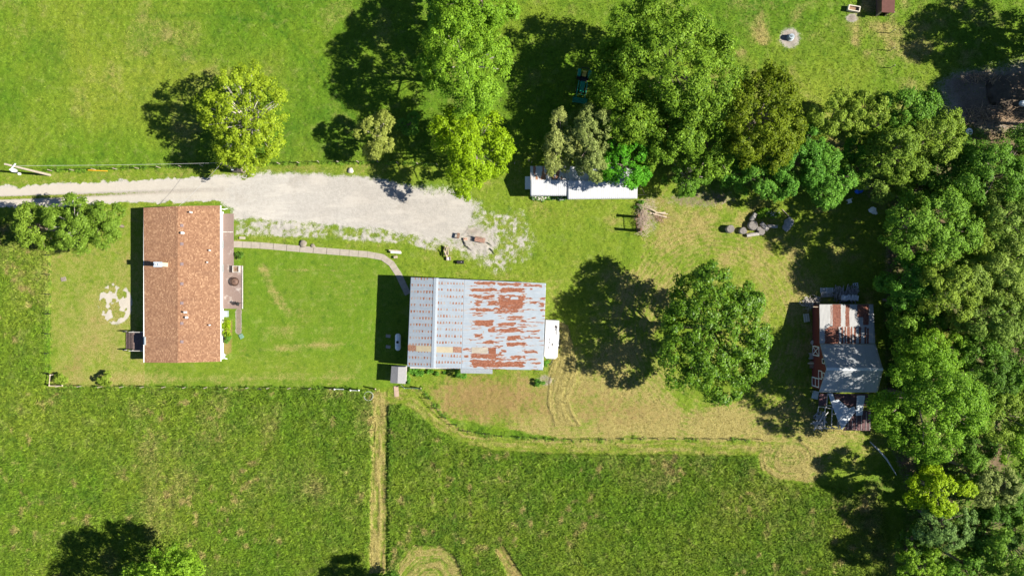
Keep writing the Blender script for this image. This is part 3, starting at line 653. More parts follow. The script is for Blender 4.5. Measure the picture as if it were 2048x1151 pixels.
# walls
gw = plain('barn_wall_tin', (.46,.46,.45), .6, .2, 2)
bx0 = W(821,640,4.0).x+.12-.12; A = W(818,554,4.0); B = W(1089,740,2.55)
xa, xb, ya, yb = A.x+.10, B.x-.10, A.y-.75, B.y+.35
xr, xk = W(870,640,4.4).x, W(925,640,4.02).x
MB().prism([(xa,yb,0),(xa,yb,3.85),(xr,yb,4.25),(xk,yb,3.86),(xb,yb,2.4),(xb,yb,0)], (0, ya-yb, 0)).build('wall', gw, gb)
o_ = MB().box((xa-.04, W(816,588,1).y, 1.05), (.08, .95, 2.05)).build('door', white_paint, gb)
MB().box((xa-.10, W(816,588,1).y-.35, 1.0), (.06,.06,.06)).build('handle', dark_iron, o_)
o_ = MB().box((xa-.04, W(816,660,1).y, 1.5), (.08, 1.2, .9)).build('window', white_paint, gb); MB().box((xa-.085, W(816,660,1).y, 1.5), (.02, 1.04, .74)).build('pane', dark_glass, o_)
MB().box((W(895,556,1).x, ya+.05, 1.5), (3.2, .09, 2.8)).build('sliding_door', plain('door_tan', (.42,.38,.33), .7, .2), gb)
# north sill board seen over the eave and south awning
aw = MB(); q = [W(921,736.5,2.9), W(985,738,2.9), W(985,747,2.6), W(921.5,745.5,2.6)]; aw.slab([q[3],q[2],q[1],q[0]], .03); o_ = aw.build('awning', plain('awning_tin', (.26,.285,.31), .5, .25, 8), gb)
for px in (924, 982):
    MB().tube(W(px,744.5,2.6), W(px,744.5,0), .04, n=6).build('awning_post', grey_wood, gb)

# small grey shed
sh = thing('garden_shed', 'small grey gable roofed garden shed at the southwest corner of the metal barn', 'shed', W(797, 750, 0))
z0s, z1s = 1.75, 2.15
a, b, c_ = W(783,731.5,z0s), W(796.5,733,z1s), W(812.5,733.5,z0s); d, e, f = W(780.5,765,z0s), W(795,766,z1s), W(811,767,z0s)
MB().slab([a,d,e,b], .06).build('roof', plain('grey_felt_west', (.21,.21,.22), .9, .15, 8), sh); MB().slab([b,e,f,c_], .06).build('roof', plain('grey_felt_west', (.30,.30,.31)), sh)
MB().prism([(a.x+.12,d.y+.1,0),(a.x+.12,d.y+.1,z0s-.05),(e.x,d.y+.1,z1s-.08),(c_.x-.12,d.y+.1,z0s-.05),(c_.x-.12,d.y+.1,0)], (0,a.y-d.y-.2,0)).build('wall', plain('shed_wall', (.40,.38,.36), .8, .15), sh)
MB().box((e.x, d.y+.07, .85), (.75,.05,1.6)).build('door', white_paint, sh)

# white cargo trailer
tr = thing('cargo_trailer', 'white cargo trailer parked against the east wall of the metal barn', 'trailer', W(1101, 682, 0))
A = W(1089.5,640,2.15); B = W(1117,717,2.15); cx, cy = (A.x+B.x)/2, (A.y+B.y)/2; wl, ln = B.x-A.x, A.y-B.y
rz_ = -0.045; co_, si_ = math.cos(rz_), math.sin(rz_)
def TR(u, v, h): return (cx+u*co_-v*si_, cy+u*si_+v*co_, h)
mb = MB(); pr = [(-wl/2, ln/2, 2.15), (wl/2, ln/2, 2.15)]
ring = [(-wl/2,ln/2),(-wl/2,-ln/2+.25),(-wl/2+.25,-ln/2),(wl/2-.25,-ln/2),(wl/2,-ln/2+.25),(wl/2,ln/2)]
mb.prism([TR(u,v,.45) for u,v in ring], (0,0,1.55)); mb.build('body', plain('trailer_white', (.55,.56,.57), .35, .04), tr)
mb = MB(); r2 = [(u*.97, v*.985) for u, v in ring]; mb.prism([TR(u,v,2.0) for u,v in ring], (0,0,.06)); mb.prism([TR(u,v,2.062) for u,v in r2], (0,0,.09)); mb.build('roof', plain('trailer_roof', (.48,.485,.49), .4, .10, 1.5), tr)
MB().box(TR(-.05,.02,2.18), (.36,.36,.08), rz_, .8).build('roof_vent', white_paint, tr)
mb = MB(); rr = random.Random(3)
for u, v, l_, w_ in ((.45,1.35,.5,.07),(.5,1.0,.75,.05),(.38,1.55,.3,.1),(.55,1.5,.28,.09),(.1,-.6,.3,.09),(-.25,-.35,.12,.1),(-.3,-.95,.12,.1),(.12,-.5,.1,.12)):
    MB().box(TR(u,v,2.158), (w_,l_,.012), rz_+rr.uniform(-.2,.2)).build('leaf_debris', plain('dark_debris', (.05,.045,.05), .9, .3), tr)
for s_ in (-1, 1):
    for k_ in (-.45, .45):
        p = TR(s_*(wl/2-.08), k_, .33); q = TR(s_*(wl/2+.07), k_, .33); w_ = MB().tube(p, q, .33, n=18).build('wheel', black_rubber, tr)
        MB().tube(TR(s_*(wl/2+.072), k_, .33), TR(s_*(wl/2+.08), k_, .33), .19, n=12).build('rim', galv, w_)
    MB().box(TR(s_*(wl/2+.06), 0, .72), (.16,1.7,.06), rz_).build('fender', galv, tr)
mb = MB(); mb.tube(TR(-.5,-ln/2+.1,.45), TR(0,-ln/2-.9,.45), .04, n=6); mb.tube(TR(.5,-ln/2+.1,.45), TR(0,-ln/2-.9,.45), .04, n=6); mb.tube(TR(0,-ln/2-.75,.6), TR(0,-ln/2-.75,.0), .03, n=6); mb.build('hitch', dark_iron, tr)

# propane tank + slabs in the barn's shade
pt = thing('propane_tank', 'white horizontal propane tank on the lawn west of the metal barn', 'propane tank', W(797, 683, 0))
L_, r_ = 2.05, .34; prof = [(0,-L_/2),(.15,-L_/2+.03),(.27,-L_/2+.12),(r_,-L_/2+.28),(r_,L_/2-.28),(.27,L_/2-.12),(.15,L_/2-.03),(0,L_/2)]
mb = MB().lathe(prof, (0,0,0), 20); mb.v = [(x, zz_, y+.5) for x, y, zz_ in mb.v]; mb.build('tank', plain('tank_white', (.78,.80,.82), .35, .05), pt, world=False, smooth=True)
MB().lathe([(.15,.80),(.17,.92),(.12,.99),(0,1.0)], (0,0,0), 14).build('valve_dome', dark_iron, pt, world=False, smooth=True)
for yy in (-.6, .6): MB().box((0,yy,.1), (.62,.2,.24)).build('foot', concrete, pt, world=False)
for k_, (px, py) in enumerate(((776.5,671.5),(776.5,693))):
    solo(MB().box((0,0,.03), (.55,.36,.10)), 'concrete_slab', concrete, ('northern' if k_ == 0 else 'southern') + ' of two pale slabs in the lawn west of the propane tank', 'slab', W(px, py, 0), 'slabs beside the propane tank', rot=-.15, bevel=.01)

# ------------------------------------------------------------------ white storage shed (north)
ws = thing('storage_shed', 'long white metal roofed shed half hidden under trees north of the yard', 'shed', W(1165, 366, 0))
def shed_rust(px, py):
    r = np.clip((fbm(px*0.22, py*0.05, 421, 3)-0.46)*6, 0, 1)*np.clip((1136-px)/20, 0, 1)*np.clip((361-py)/2, 0, 1); return r
tin_shed_old = tin('old_shed_tin', (.46,.46,.47), 0, seam=.75, rustc=((.20,.085,.045),(.36,.18,.10)), stain=.6)
roof_sheet('roof', (1060.5,332,2.1), (1138,332,2.1), (1138,359,2.8), (1060.5,359,2.8), tin_shed_old, ws, .10, shed_rust)
roof_sheet('roof', (1138,332,2.1), (1274,334,2.1), (1275,360,2.8), (1138,359,2.8), tin_white, ws, .2)
roof_sheet('roof', (1060.5,359,2.8), (1135,359,2.8), (1135,391.5,2.1), (1060.5,391.5,2.1), tin_white, ws, .2)
roof_sheet('roof', (1135,359,2.86), (1275,360.5,2.86), (1274.5,397,2.1), (1135,398.5,2.1), tin_white, ws, .2)
A = W(1062,334,2.0); B = W(1273,394,2.0); yr = W(1165,359.5,2.7).y; shw = plain('shed_siding', (.66,.67,.66), .6, .08)
yB1 = W(1100,388,2).y
MB().prism([(A.x,yB1,0),(A.x,yB1,1.98),(A.x,yr,2.62),(A.x,A.y,1.98),(A.x,A.y,0)], (W(1136,360,2).x-A.x,0,0)).build('wall', shw, ws)
MB().prism([(W(1136,360,2).x+.01,B.y,0),(W(1136,360,2).x+.01,B.y,2.05),(W(1136,360,2).x+.01,yr,2.68),(W(1136,360,2).x+.01,A.y,2.0),(W(1136,360,2).x+.01,A.y,0)], (B.x-W(1136,360,2).x-.05,0,0)).build('wall', shw, ws)
MB().box((A.x-.03, W(1060,366,1).y, 1.0), (.06,1.3,1.95)).build('door', white_paint, ws)
for px in (1160, 1200, 1240):
    o_ = MB().box((W(px,396,1).x, B.y-.03, 1.2), (1.0,.07,.8)).build('window', white_paint, ws); MB().box((W(px,396,1).x, B.y-.075, 1.2), (.84,.02,.64)).build('pane', dark_glass, o_)
solo(MB().box((0,0,.18), (.65,1.5,.36)), 'entry_ramp', plain('pale_blue_step', (.58,.62,.66), .7, .1), 'pale step at the west end door of the white shed', 'step', W(1055.5, 366, 0), bevel=.02)

# ------------------------------------------------------------------ red barn
rb = thing('red_barn', 'red wooden barn with white trimmed doors and grey metal gable roof', 'barn', W(1690, 735, 0))
red = NT('red_boards'); sx = red.n('ShaderNodeSeparateXYZ'); red.t.links.new(red.tc.outputs['Object'], sx.inputs[0])
bdl = red.step(red.math('PINGPONG', sx.outputs[1], .10), .010, 0.0)
red.col(red.mix(red.math('MULTIPLY', bdl, .6), red.mix(red.noise(3, 5), (.115,.020,.018), (.165,.030,.025)), (.08,.015,.012))); red.rough(.75)
ez, rz2 = 3.4, 5.4
aN, rN = W(1640,687,ez), W(1653,737,rz2); aS = W(1638,784,ez); eN, rE, eS = W(1751,687,ez), W(1766.5,738.5,rz2), W(1755,784,ez)
XW = 36.0
roof_sheet('roof', (1640,687,ez), (1751,687,ez), (1766.5,738.5,rz2), (1653,737,rz2), tin_grey, rb, .25, None, .07)
roof_sheet('roof', (1653,737,rz2), (1766.5,738.5,rz2), (1755,784,ez), (1638,784,ez), tin_grey, rb, .25, None, .07)
mb = MB(); mb.slab([rN+Vector((0,-.16,-.08)), rE+Vector((0,-.16,-.08)), rE+Vector((0,0,.02)), rN+Vector((0,0,.02))], .03); mb.slab([rN+Vector((0,0,.02)), rE+Vector((0,0,.02)), rE+Vector((0,.16,-.08)), rN+Vector((0,.16,-.08))], .03); mb.build('ridge_cap', galv, rb)
yN, yS, yR = aN.y-.18, aS.y+.18, rN.y
xE = eN.x-.25
MB().prism([(XW,yS,0),(XW,yS,3.24),(XW,yR,5.2),(XW,yN,3.24),(XW,yN,0)], (xE-XW,0,0)).build('wall', red.m, rb)
def frame(nm, yc, zc, w_, h_, brace=None, fill=None, t=.12):
    m = MB(); X_ = XW-.03
    m.box((X_, yc, zc-h_/2), (.06,w_+t,t)); m.box((X_, yc, zc+h_/2), (.06,w_+t,t))
    m.box((X_, yc-w_/2, zc), (.055,t,h_-t)); m.box((X_, yc+w_/2, zc), (.055,t,h_-t))
    if brace == 'X':
        m.tube((X_-.02,yc-w_/2+.03,zc-h_/2), (X_-.02,yc+w_/2-.03,zc+h_/2), .055, n=4); m.tube((X_-.02,yc-w_/2+.03,zc+h_/2), (X_-.02,yc+w_/2-.03,zc-h_/2), .055, n=4)
    if brace == 'H': m.box((X_, yc, zc), (.05,w_-t,t))
    o = MB().box((XW-.012, yc, zc), (.02, w_-t*.6, h_-t*.6)).build(nm, fill or red.m, rb); m.build('trim', white_paint, o); return o
Yb = lambda py, zz: W(1630, py, zz).y
frame('door', (Yb(692,1.3)+Yb(710.5,1.3))/2, 1.35, 1.05, 2.0, 'X')
frame('door', (Yb(755,1.2)+Yb(772,1.2))/2, 1.2, 1.0, 2.1, 'H')
frame('hay_door', Yb(722,3.9), 3.75, .5, .7, None, dark_glass, .09)
frame('window', Yb(749,2.8), 2.75, .9, .95, None, None, .11)
frame('window', Yb(750,3.8), 3.75, .55, .65, None, None, .10)
# north lean-to
def lean_rust(px, py):
    zx = lambda x: 1520+x/3.197; zy = lambda y: 540+y/3.197
    R_ = [(zx(a), zy(b), zx(c), zy(d)) for a, b, c, d in ((463,218,517,360),(546,218,572,360),(622,218,696,300),(660,290,696,350),(520,362,532,470),(540,362,550,470),(556,362,575,470),(580,362,590,470),(600,362,614,470),(632,362,646,470),(668,362,680,470),(684,370,696,470),(485,362,505,470),(452,225,457,345))]
    r = patches(px, py, R_, .8, .35)
    big_ = np.clip(0.5+(np.minimum(np.minimum(px-zx(412)-fbm(py*.5, px*0, 441, 2)*5+2, zx(492)-px), py-zy(365)-np.abs(px-zx(450))*.35+np.minimum(8, (px-zx(412))*.4)-2))/1.2, 0, 1)
    return np.maximum(r, np.clip(big_, 0, 1)*(py > zy(358)))
roof_sheet('lean_to_roof', (1638.5,608,2.45), (1746.5,608,2.45), (1750.5,686.5,3.25), (1639.5,686.5,3.25), tin_barn, rb, .07, lean_rust)
mb = MB(); yl = W(1640,610,2.4).y
mb.prism([(XW+.05,yN+.01,0),(XW+.05,yN+.01,3.1),(XW+.05,yl,2.33),(XW+.05,yl,0)], (xE-XW-.1,0,0)); mb.build('lean_to_wall', red.m, rb)
MB().tube(W(1626,613,2.3), W(1639,613.5,2.38), .05, n=6).build('beam_end', pale_wood, rb)
# collapsed south lean-to: posts, rafters, purlins, loose tin
ZL = lambda x, y, zz: W(1520+x/3.197, 540+y/3.197, zz)
zf = lambda y: 2.75-(y-785)/240*.7
for x in (385, 428, 475, 520, 560, 640, 705):
    MB().tube(ZL(x,1008,zf(1008)-.05), ZL(x,1008,zf(1008)).xy.to_3d(), .06, n=6).build('post', grey_wood, rb)
for (xa_, ya_, xb_, yb_) in ((432,786,424,880),(418,868,413,1010),(462,870,456,1012),(498,930,500,1012),(374,870,372,905),(540,786,556,850)):
    MB().tube(ZL(xa_,ya_,zf(ya_)), ZL(xb_,yb_,zf(yb_)), .055, n=6).build('rafter', grey_wood, rb)
for (xa_, ya_, xb_, yb_) in ((375,870,468,885),(425,864,468,866),(358,1008,520,1013),(462,918,505,920),(360,1000,412,915)):
    MB().tube(ZL(xa_,ya_,zf(ya_)+.06), ZL(xb_,yb_,zf(yb_)+.06), .05, n=6).build('purlin', grey_wood, rb)
def sheet(nm, pts_, m, dz=.05, t=.015):
    top = [ZL(x,y,zf(y)+dz+(k[0] if k else 0)) for x, y, *k in pts_]; n_ = len(top)
    return MB().prism([p-Vector((0,0,t)) for p in reversed(top)], (0,0,t)).build(nm, m, rb)
bt = NT('loose_blue_grey_tin'); bt.col(bt.mix(bt.step(bt.noise(1.5, 5), .35, .65), (.36,.40,.45), (.50,.53,.57))); bt.rough(.4); bt.bump(bt.n('ShaderNodeTexWave', wave_type='BANDS').outputs[1], .2, .01)
sheet('loose_tin', [(435,786),(466,786),(480,830),(500,824),(568,882),(602,870),(614,900),(524,1020),(460,862)], bt.m, .18)
sheet('loose_tin', [(620,800),(672,800),(660,880),(655,925),(612,930)], bt.m, .22)
sheet('tin_roof', [(470,788),(700,788),(700,870),(604,862),(568,878),(500,820),(482,828)], tin_dark, .06)
sheet('tin_roof', [(376,788),(428,788),(420,866),(374,866)], tin_dark, .06)
sheet('tin_roof', [(612,905),(708,890),(704,1024),(530,1024)], tin_dark, .08)
mb = MB()
for x in (565,592,620,650,680,704): mb.tube(ZL(x,905 if x > 600 else 960,zf(905)+.12), ZL(x-3,1022,zf(1022)+.12), .022, n=4)
mb.build('roof_seam', grey_wood, rb)
MB().box((xE-1.0, ZL(600,900,0).y, 1.0), (.08, 3.9, 2.0)).build('lean_to_wall', plain('dark_boards', (.06,.045,.04), .9, .4), rb)  # low wall added to shade the ground under the lean-to

# ------------------------------------------------------------------ run-in shelter, top right
rs_ = thing('animal_shelter', 'small shelter with reddish brown slanted roof in the north pasture', 'shelter', W(1772, 8, 0))
q = [W(1763.5,24.5,1.9), W(1789,26,2.3), W(1791,-22,2.3), W(1764.5,-24,1.9)]
MB().slab(q, .06).build('roof', plain('red_brown_roof', (.16,.07,.055), .7, .15, 3), rs_)
x_a, x_b, y_a, y_b = q[0].x+.15, q[1].x-.15, q[0].y+.15, q[3].y-.15; dkw = plain('shelter_boards', (.13,.08,.06), .85, .35, 5)
for bxs in (((x_a, (y_a+y_b)/2, .9), (.06, y_b-y_a, 1.8)), ((x_b, (y_a+y_b)/2, 1.05), (.06, y_b-y_a, 2.1)), (((x_a+x_b)/2, y_b, .95), (x_b-x_a-.08, .06, 1.85))):
    MB().box(*bxs).build('wall', dkw, rs_)
for xx in (x_a, x_b): MB().box((xx, y_a+.02, .9), (.12,.12,1.8)).build('post', pale_wood, rs_)

# ------------------------------------------------------------------ trees
def leaf_mat(name, c, c2, trans=0.30, gloss=0.14, rough=0.55):
    t = NT(name); ge = t.n('ShaderNodeNewGeometry'); r = ge.outputs['Random Per Island']
    oi = t.n('ShaderNodeObjectInfo'); n = t.noise(0.45, 3)
    c = tuple(x*0.85 for x in c); c2 = tuple(x*1.55 for x in c2)
    c0 = t.mix(r, c, c2); c0 = t.mix(t.math('MULTIPLY', t.step(n, .35, .65), .45), c0, c2)
    ob = oi.outputs['Random']; c0 = t.mix(1.0, c0, t.mix(ob, (0.80, 0.86, 0.85), (1.22, 1.10, 1.15)), 'MULTIPLY')
    sp = t.math('GREATER_THAN', r, 0.965)
    c0 = t.mix(t.math('MULTIPLY', sp, .6), c0, tuple(min(1, x*1.5+.03) for x in c2))
    t.col(c0); t.rough(rough); t.b.inputs['Specular IOR Level'].default_value = gloss
    tr = t.n('ShaderNodeBsdfTranslucent'); t.set(tr.inputs[0], t.mix(.5, c0, tuple(min(1, x*1.25) for x in c2)))
    mx_ = t.n('ShaderNodeMixShader'); mx_.inputs[0].default_value = trans
    t.t.links.new(t.b.outputs[0], mx_.inputs[1]); t.t.links.new(tr.outputs[0], mx_.inputs[2]); t.t.links.new(mx_.outputs[0], t.out.inputs[0])
    return t.m
LM = {
 'oak':    leaf_mat('oak_leaves',    (0.105,0.180,0.006), (0.172,0.245,0.012)),
 'bright': leaf_mat('bright_leaves', (0.072,0.180,0.008), (0.135,0.240,0.014)),
 'lime':   leaf_mat('lime_leaves',   (0.135,0.235,0.004), (0.200,0.300,0.006)),
 'pale':   leaf_mat('pale_leaves',   (0.160,0.200,0.025), (0.250,0.270,0.055)),
 'mid':    leaf_mat('mid_leaves',    (0.075,0.145,0.010), (0.140,0.215,0.022)),
 'maple':  leaf_mat('maple_leaves',  (0.040,0.115,0.006), (0.120,0.205,0.014)),
 'olive':  leaf_mat('grey_olive_leaves', (0.125,0.170,0.035), (0.190,0.235,0.065)),
 'vivid':  leaf_mat('vivid_leaves',  (0.025,0.145,0.004), (0.075,0.240,0.010)),
 'mustard':leaf_mat('mustard_leaves',(0.055,0.100,0.003), (0.130,0.165,0.006)),
 'emerald':leaf_mat('emerald_leaves',(0.030,0.115,0.010), (0.085,0.205,0.020)),
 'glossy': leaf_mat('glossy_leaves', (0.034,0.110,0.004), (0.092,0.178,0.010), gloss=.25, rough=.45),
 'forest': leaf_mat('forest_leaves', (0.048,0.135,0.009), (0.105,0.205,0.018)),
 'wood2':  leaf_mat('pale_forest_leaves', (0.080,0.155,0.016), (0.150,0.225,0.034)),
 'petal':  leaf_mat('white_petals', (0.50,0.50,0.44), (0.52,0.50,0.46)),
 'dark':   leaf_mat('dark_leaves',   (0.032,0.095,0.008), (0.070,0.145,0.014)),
 'blue':   leaf_mat('blue_green_leaves', (0.055,0.130,0.024), (0.120,0.205,0.050)),
}
bark = plain('bark', (.20,.165,.13), .9, .35, 5, bump=.6)
pale_bark = plain('pale_bark', (.46,.42,.37), .9, .25, 5, bump=.5)

def leaf_cloud(rs, cen, rad, n, leaf, squash=.75, out=None):
    """cen (k,3), rad (k,): n leaves shared among the clumps -> verts, faces"""
    k = len(cen); pk = rad**2/np.sum(rad**2); who = rs.choice(k, n, p=pk)
    d = rs.normal(size=(n, 3)); d /= np.linalg.norm(d, axis=1)[:, None]
    d[:, 2] = np.where(d[:, 2] < -0.35, -d[:, 2], d[:, 2])
    r = rad[who]*(0.62+0.42*rs.rand(n)); p = cen[who] + d*r[:, None]*np.array([1, 1, squash])
    nrm = d*0.85 + rs.normal(size=(n, 3))*0.33 + np.array([0, 0, 0.40])
    if out is not None: nrm += out[who]*0.35
    nrm /= np.linalg.norm(nrm, axis=1)[:, None]
    a = np.cross(nrm, rs.normal(size=(n, 3))); a /= np.linalg.norm(a, axis=1)[:, None]+1e-9
    b = np.cross(nrm, a); L = (leaf*(0.65+0.7*rs.rand(n)))[:, None]; wd = L*(0.34+.12*rs.rand(n))[:, None]
    V = np.stack([p-a*L*.5, p+b*wd-a*L*.05-nrm*L*.06, p+a*L*.5-nrm*L*.12, p-b*wd-a*L*.05-nrm*L*.06], 1)
    return V.reshape(-1, 3), np.arange(n*4).reshape(-1, 4)

TREE_N = [0]
def tree(name, px, py, rx, ry, zm, style, label, cat='tree', dens=1.0, leaf=.25, clump=.95, gap=0.0, limbs=7, pale=False, rzf=.86, lobes=7, group=None, seed=None, trunk=True):
    TREE_N[0] += 1; rs = np.random.RandomState(seed or (1000+TREE_N[0])); c = W(px, py, zm); f = S*(H-zm)/H
    RX, RY = rx*f*1.07, ry*f*1.07; RZ_ = min(rzf*min(RX, RY) + .12*max(RX, RY), zm-.25*min(zm, 2.2)); base = W(px, py, zm); base.z = 0
    t = thing(name, label, cat, (base.x, base.y, 0), 0, group)
    # clump centres through a lobed dome
    cl = clump*0.72*(0.5+0.42*min(1.4, min(RX, RY)/4.0)); area = math.pi*RX*RY
    nc = max(5, int(area/(cl*cl)*1.6))
    R_ = min(RX, RY); nl = max(3, int(4+R_*1.7)) if lobes == 7 else int(5+lobes*.9)
    # sub-crowns: big limbs each carry their own dome of leaves
    k_ = np.arange(nl)+.5; zz = 1-k_/nl*1.45; az = k_*2.39996+rs.uniform(-.5, .5, nl)+rs.rand()*6.28; rr = np.sqrt(np.clip(1-zz*zz, 0, 1))
    far = rs.uniform(.52, .74, nl); lr = rs.uniform(.30, .50, nl)*(1.0 if nl > 6 else 1.12)
    lc = np.stack([rr*np.cos(az), rr*np.sin(az), zz*.9], -1)*far[:, None]
    who = rs.choice(nl, nc, p=lr**2/np.sum(lr**2)); d = rs.normal(size=(nc, 3)); d /= np.linalg.norm(d, axis=1)[:, None]
    d += lc[who]/(np.linalg.norm(lc[who], axis=1)[:, None]+.05)*.55; d /= np.linalg.norm(d, axis=1)[:, None]
    cen = (lc[who] + d*lr[who][:, None]*(0.55+0.45*rs.rand(nc)**.5)[:, None])
    cen = cen*np.array([max(RX-cl*.25, .3), max(RY-cl*.25, .3), max(RZ_-cl*.3, .25)]); d = d*.7+cen/np.array([RX, RY, RZ_])*.5
    if gap > 0:
        g = fbm(cen[:, 0]*.9+cen[:, 2]*.7+50, cen[:, 1]*.9+50, 700+TREE_N[0] % 90, 2); keep = g > np.quantile(g, gap); cen, d = cen[keep], d[keep]
    cen[:, 2] += zm; rad = cl*rs.uniform(.5, 1.25, len(cen))
    cen[:, 2] = np.maximum(cen[:, 2], rad*.6+.1)
    leaf *= .82; n = int(area*170*dens*(.25/leaf)**2*(1-.5*gap))
    V, F = leaf_cloud(rs, cen, rad, n, leaf, out=d)
    np_mesh('crown', V, F, LM[style], t)
    if trunk:
        mb = MB(); lb = MB(); bm_ = pale_bark if pale else bark; r0 = 0.07+.026*max(RX, RY)+.006*zm
        top = Vector((rs.uniform(-.2,.2)*RX*.4, rs.uniform(-.2,.2)*RY*.4, zm+RZ_*.35)); fork = Vector((rs.uniform(-.1,.1), rs.uniform(-.1,.1), max(.5, zm-RZ_*.75)))
        mb.path([(0,0,-.2), (0,0,.25), fork, fork.lerp(top, .55)+Vector((.15,.1,0)), top], [r0*1.2, r0*1.0, r0*.85, r0*.5, r0*.15], 8)
        order = rs.permutation(len(cen))[:limbs*3]
        for q, i_ in enumerate(order):
            e = Vector(cen[i_]); s0 = fork.lerp(top, rs.uniform(0, .6)); m_ = s0.lerp(e, .55)+Vector((0,0,.12*(e-s0).length)); r_ = r0*(.42 if q < limbs else .2)
            (lb if pale else mb).path([s0, m_, e.lerp(m_, .1)], [r_, r_*.6, r_*.18], 6)
        mb.build('trunk', bark, t, world=False, smooth=True)
        if pale: lb.build('limbs', pale_bark, t, world=False, smooth=True)
    return t
T = tree
# west side
T('oak_tree', 495,238,82,106,6.3,'oak','yellow green oak with pale branches showing, beside the gravel driveway', leaf=.24, gap=.22, limbs=34, pale=True, clump=.72, dens=.9, lobes=12)
T('sapling', 754,271,42,47,4.6,'pale','small pale yellowish tree standing alone in the north pasture', gap=.12, leaf=.2, clump=.6, pale=True)
T('shade_tree', 928,128,92,108,9.2,'bright','tall bright green tree with loose foliage north of the lime green tree', leaf=.24, clump=.85, gap=.1, pale=True)
T('shade_tree', 958,2,76,62,9.6,'bright','bright green tree cut by the top edge of the photo', leaf=.24, clump=.85)
T('understory_tree', 890,20,40,50,5.0,'emerald','darker green tree tucked under the bright tree at the top edge', leaf=.22, clump=.7)
T('lime_tree', 946,298,76,86,7.0,'lime','vivid lime green tree at the head of the gravel lot', leaf=.24, clump=.8, gap=.06)
T('shrub', 882,272,17,26,3.0,'pale','narrow pale shrub at the left edge of the lime green tree', 'shrub', leaf=.18, clump=.5)
T('shrub', 818,250,24,22,1.3,'emerald','low green shrub in shade between the pale sapling and lime tree', 'shrub', leaf=.18, clump=.5)
T('yard_tree', 72,455,48,44,4.2,'mid','round olive green tree, westmost of the three beside the house', leaf=.22, clump=.75)
T('yard_tree', 150,452,50,56,5.2,'mid','middle of the three olive green trees west of the house', leaf=.22, clump=.75, pale=True, gap=.08)
T('yard_tree', 206,446,44,48,4.8,'mid','olive green tree nearest the northwest house corner', leaf=.22, clump=.75)
T('shade_tree', 335,1205,104,112,8.0,'bright','bright green tree cut by the bottom edge of the photo', leaf=.26, clump=.9, rzf=.95)
T('shrub', 122,757,13,14,.8,'mid','small round shrub by the fence corner posts', 'shrub', leaf=.14, clump=.35, trunk=False)
T('shrub', 211,757,16,15,.9,'mid','reddish green round shrub east of the fence corner', 'shrub', leaf=.14, clump=.35, trunk=False)
T('garden_bush', 454,657,11,15,1.2,'lime','yellow green bush against the east wall of the house', 'bush', leaf=.17, clump=.38, trunk=False)
T('garden_bush', 455,676,8,8,.6,'emerald','small dark green bush south of the yellow green bush', 'bush', leaf=.15, clump=.3, trunk=False)
T('garden_bush', 479,511,9,7,.4,'dark','small dark plant beside the porch and garden path', 'bush', leaf=.15, clump=.3, trunk=False, dens=.6)
# north middle
T('maple_tree', 1342,128,148,128,8.4,'maple','huge spreading dark green maple north of the white shed', leaf=.27, clump=1.05, gap=.05, lobes=14, rzf=.62)
T('maple_tree', 1222,150,48,62,6.0,'maple','lower western lobe of maple growth beside the green tractor', leaf=.26, clump=.9)
T('maple_tree', 1262,232,50,56,7.4,'maple','green tree with bright clumps just north of the white shed', leaf=.26, clump=.9)
T('maple_tree', 1345,262,66,72,7.0,'maple','green maple standing south of the huge maple', leaf=.27, clump=1.0)
T('slender_tree', 1120,288,36,68,5.6,'olive','grey green slender tree over the west end of the white shed', leaf=.17, clump=.6, gap=.1)
T('slender_tree', 1184,282,45,76,6.6,'olive','taller grey green tree leaning over the middle of the white shed', leaf=.17, clump=.6, gap=.1)
T('ash_tree', 1250,328,48,58,6.0,'vivid','vivid emerald green tree overhanging the east half of the white shed', leaf=.22, clump=.65)
T('locust_tree', 1520,236,84,102,8.6,'mustard','dark mustard green tree right of the huge maple', leaf=.24, clump=.8, gap=.08)
T('hackberry_tree', 1598,318,52,74,6.2,'emerald','emerald green tree, middle one along the north yard edge', leaf=.22, clump=.75)
T('hackberry_tree', 1650,352,50,60,5.6,'emerald','emerald green tree at the east end of the north yard edge', leaf=.22, clump=.75)
T('hackberry_tree', 1530,362,58,44,4.4,'emerald','low emerald green tree below the mustard green tree', leaf=.22, clump=.7)
T('shrub', 1468,345,34,34,3.6,'emerald','low green shrub between the bare thicket and the mustard green tree', 'shrub', leaf=.22, clump=.6)
T('thicket_tree', 1372,345,52,52,3.4,'forest','thin half bare tree with grey twigs showing east of the white shed', leaf=.2, clump=.55, gap=.55, dens=.75, limbs=26, pale=True)
T('elm_tree', 1668,236,52,50,7.4,'mid','olive green tree beside the mustard green tree', leaf=.22, clump=.8)
T('elm_tree', 1742,222,52,42,7.8,'mid','olive green tree at the north edge of the grove', leaf=.22, clump=.8)
T('elm_tree', 1815,222,62,46,8.4,'forest','tallest round green tree at the north point of the grove', leaf=.24, clump=.85)
T('elm_tree', 1862,272,62,56,8.6,'mid','olive green tree overlooking the brown bare ground', leaf=.22, clump=.8, gap=.05)
T('elm_tree', 1790,310,66,62,7.6,'mid','olive green tree in the middle of the northeast grove', leaf=.22, clump=.8, gap=.1)
T('elm_tree', 1765,365,48,34,5.6,'wood2','pale green tree at the south side of the northeast grove', leaf=.22, clump=.75)
T('elm_tree', 1722,292,34,44,5.0,'emerald','shaded green tree in the gap of the northeast grove', leaf=.22, clump=.7, gap=.15)
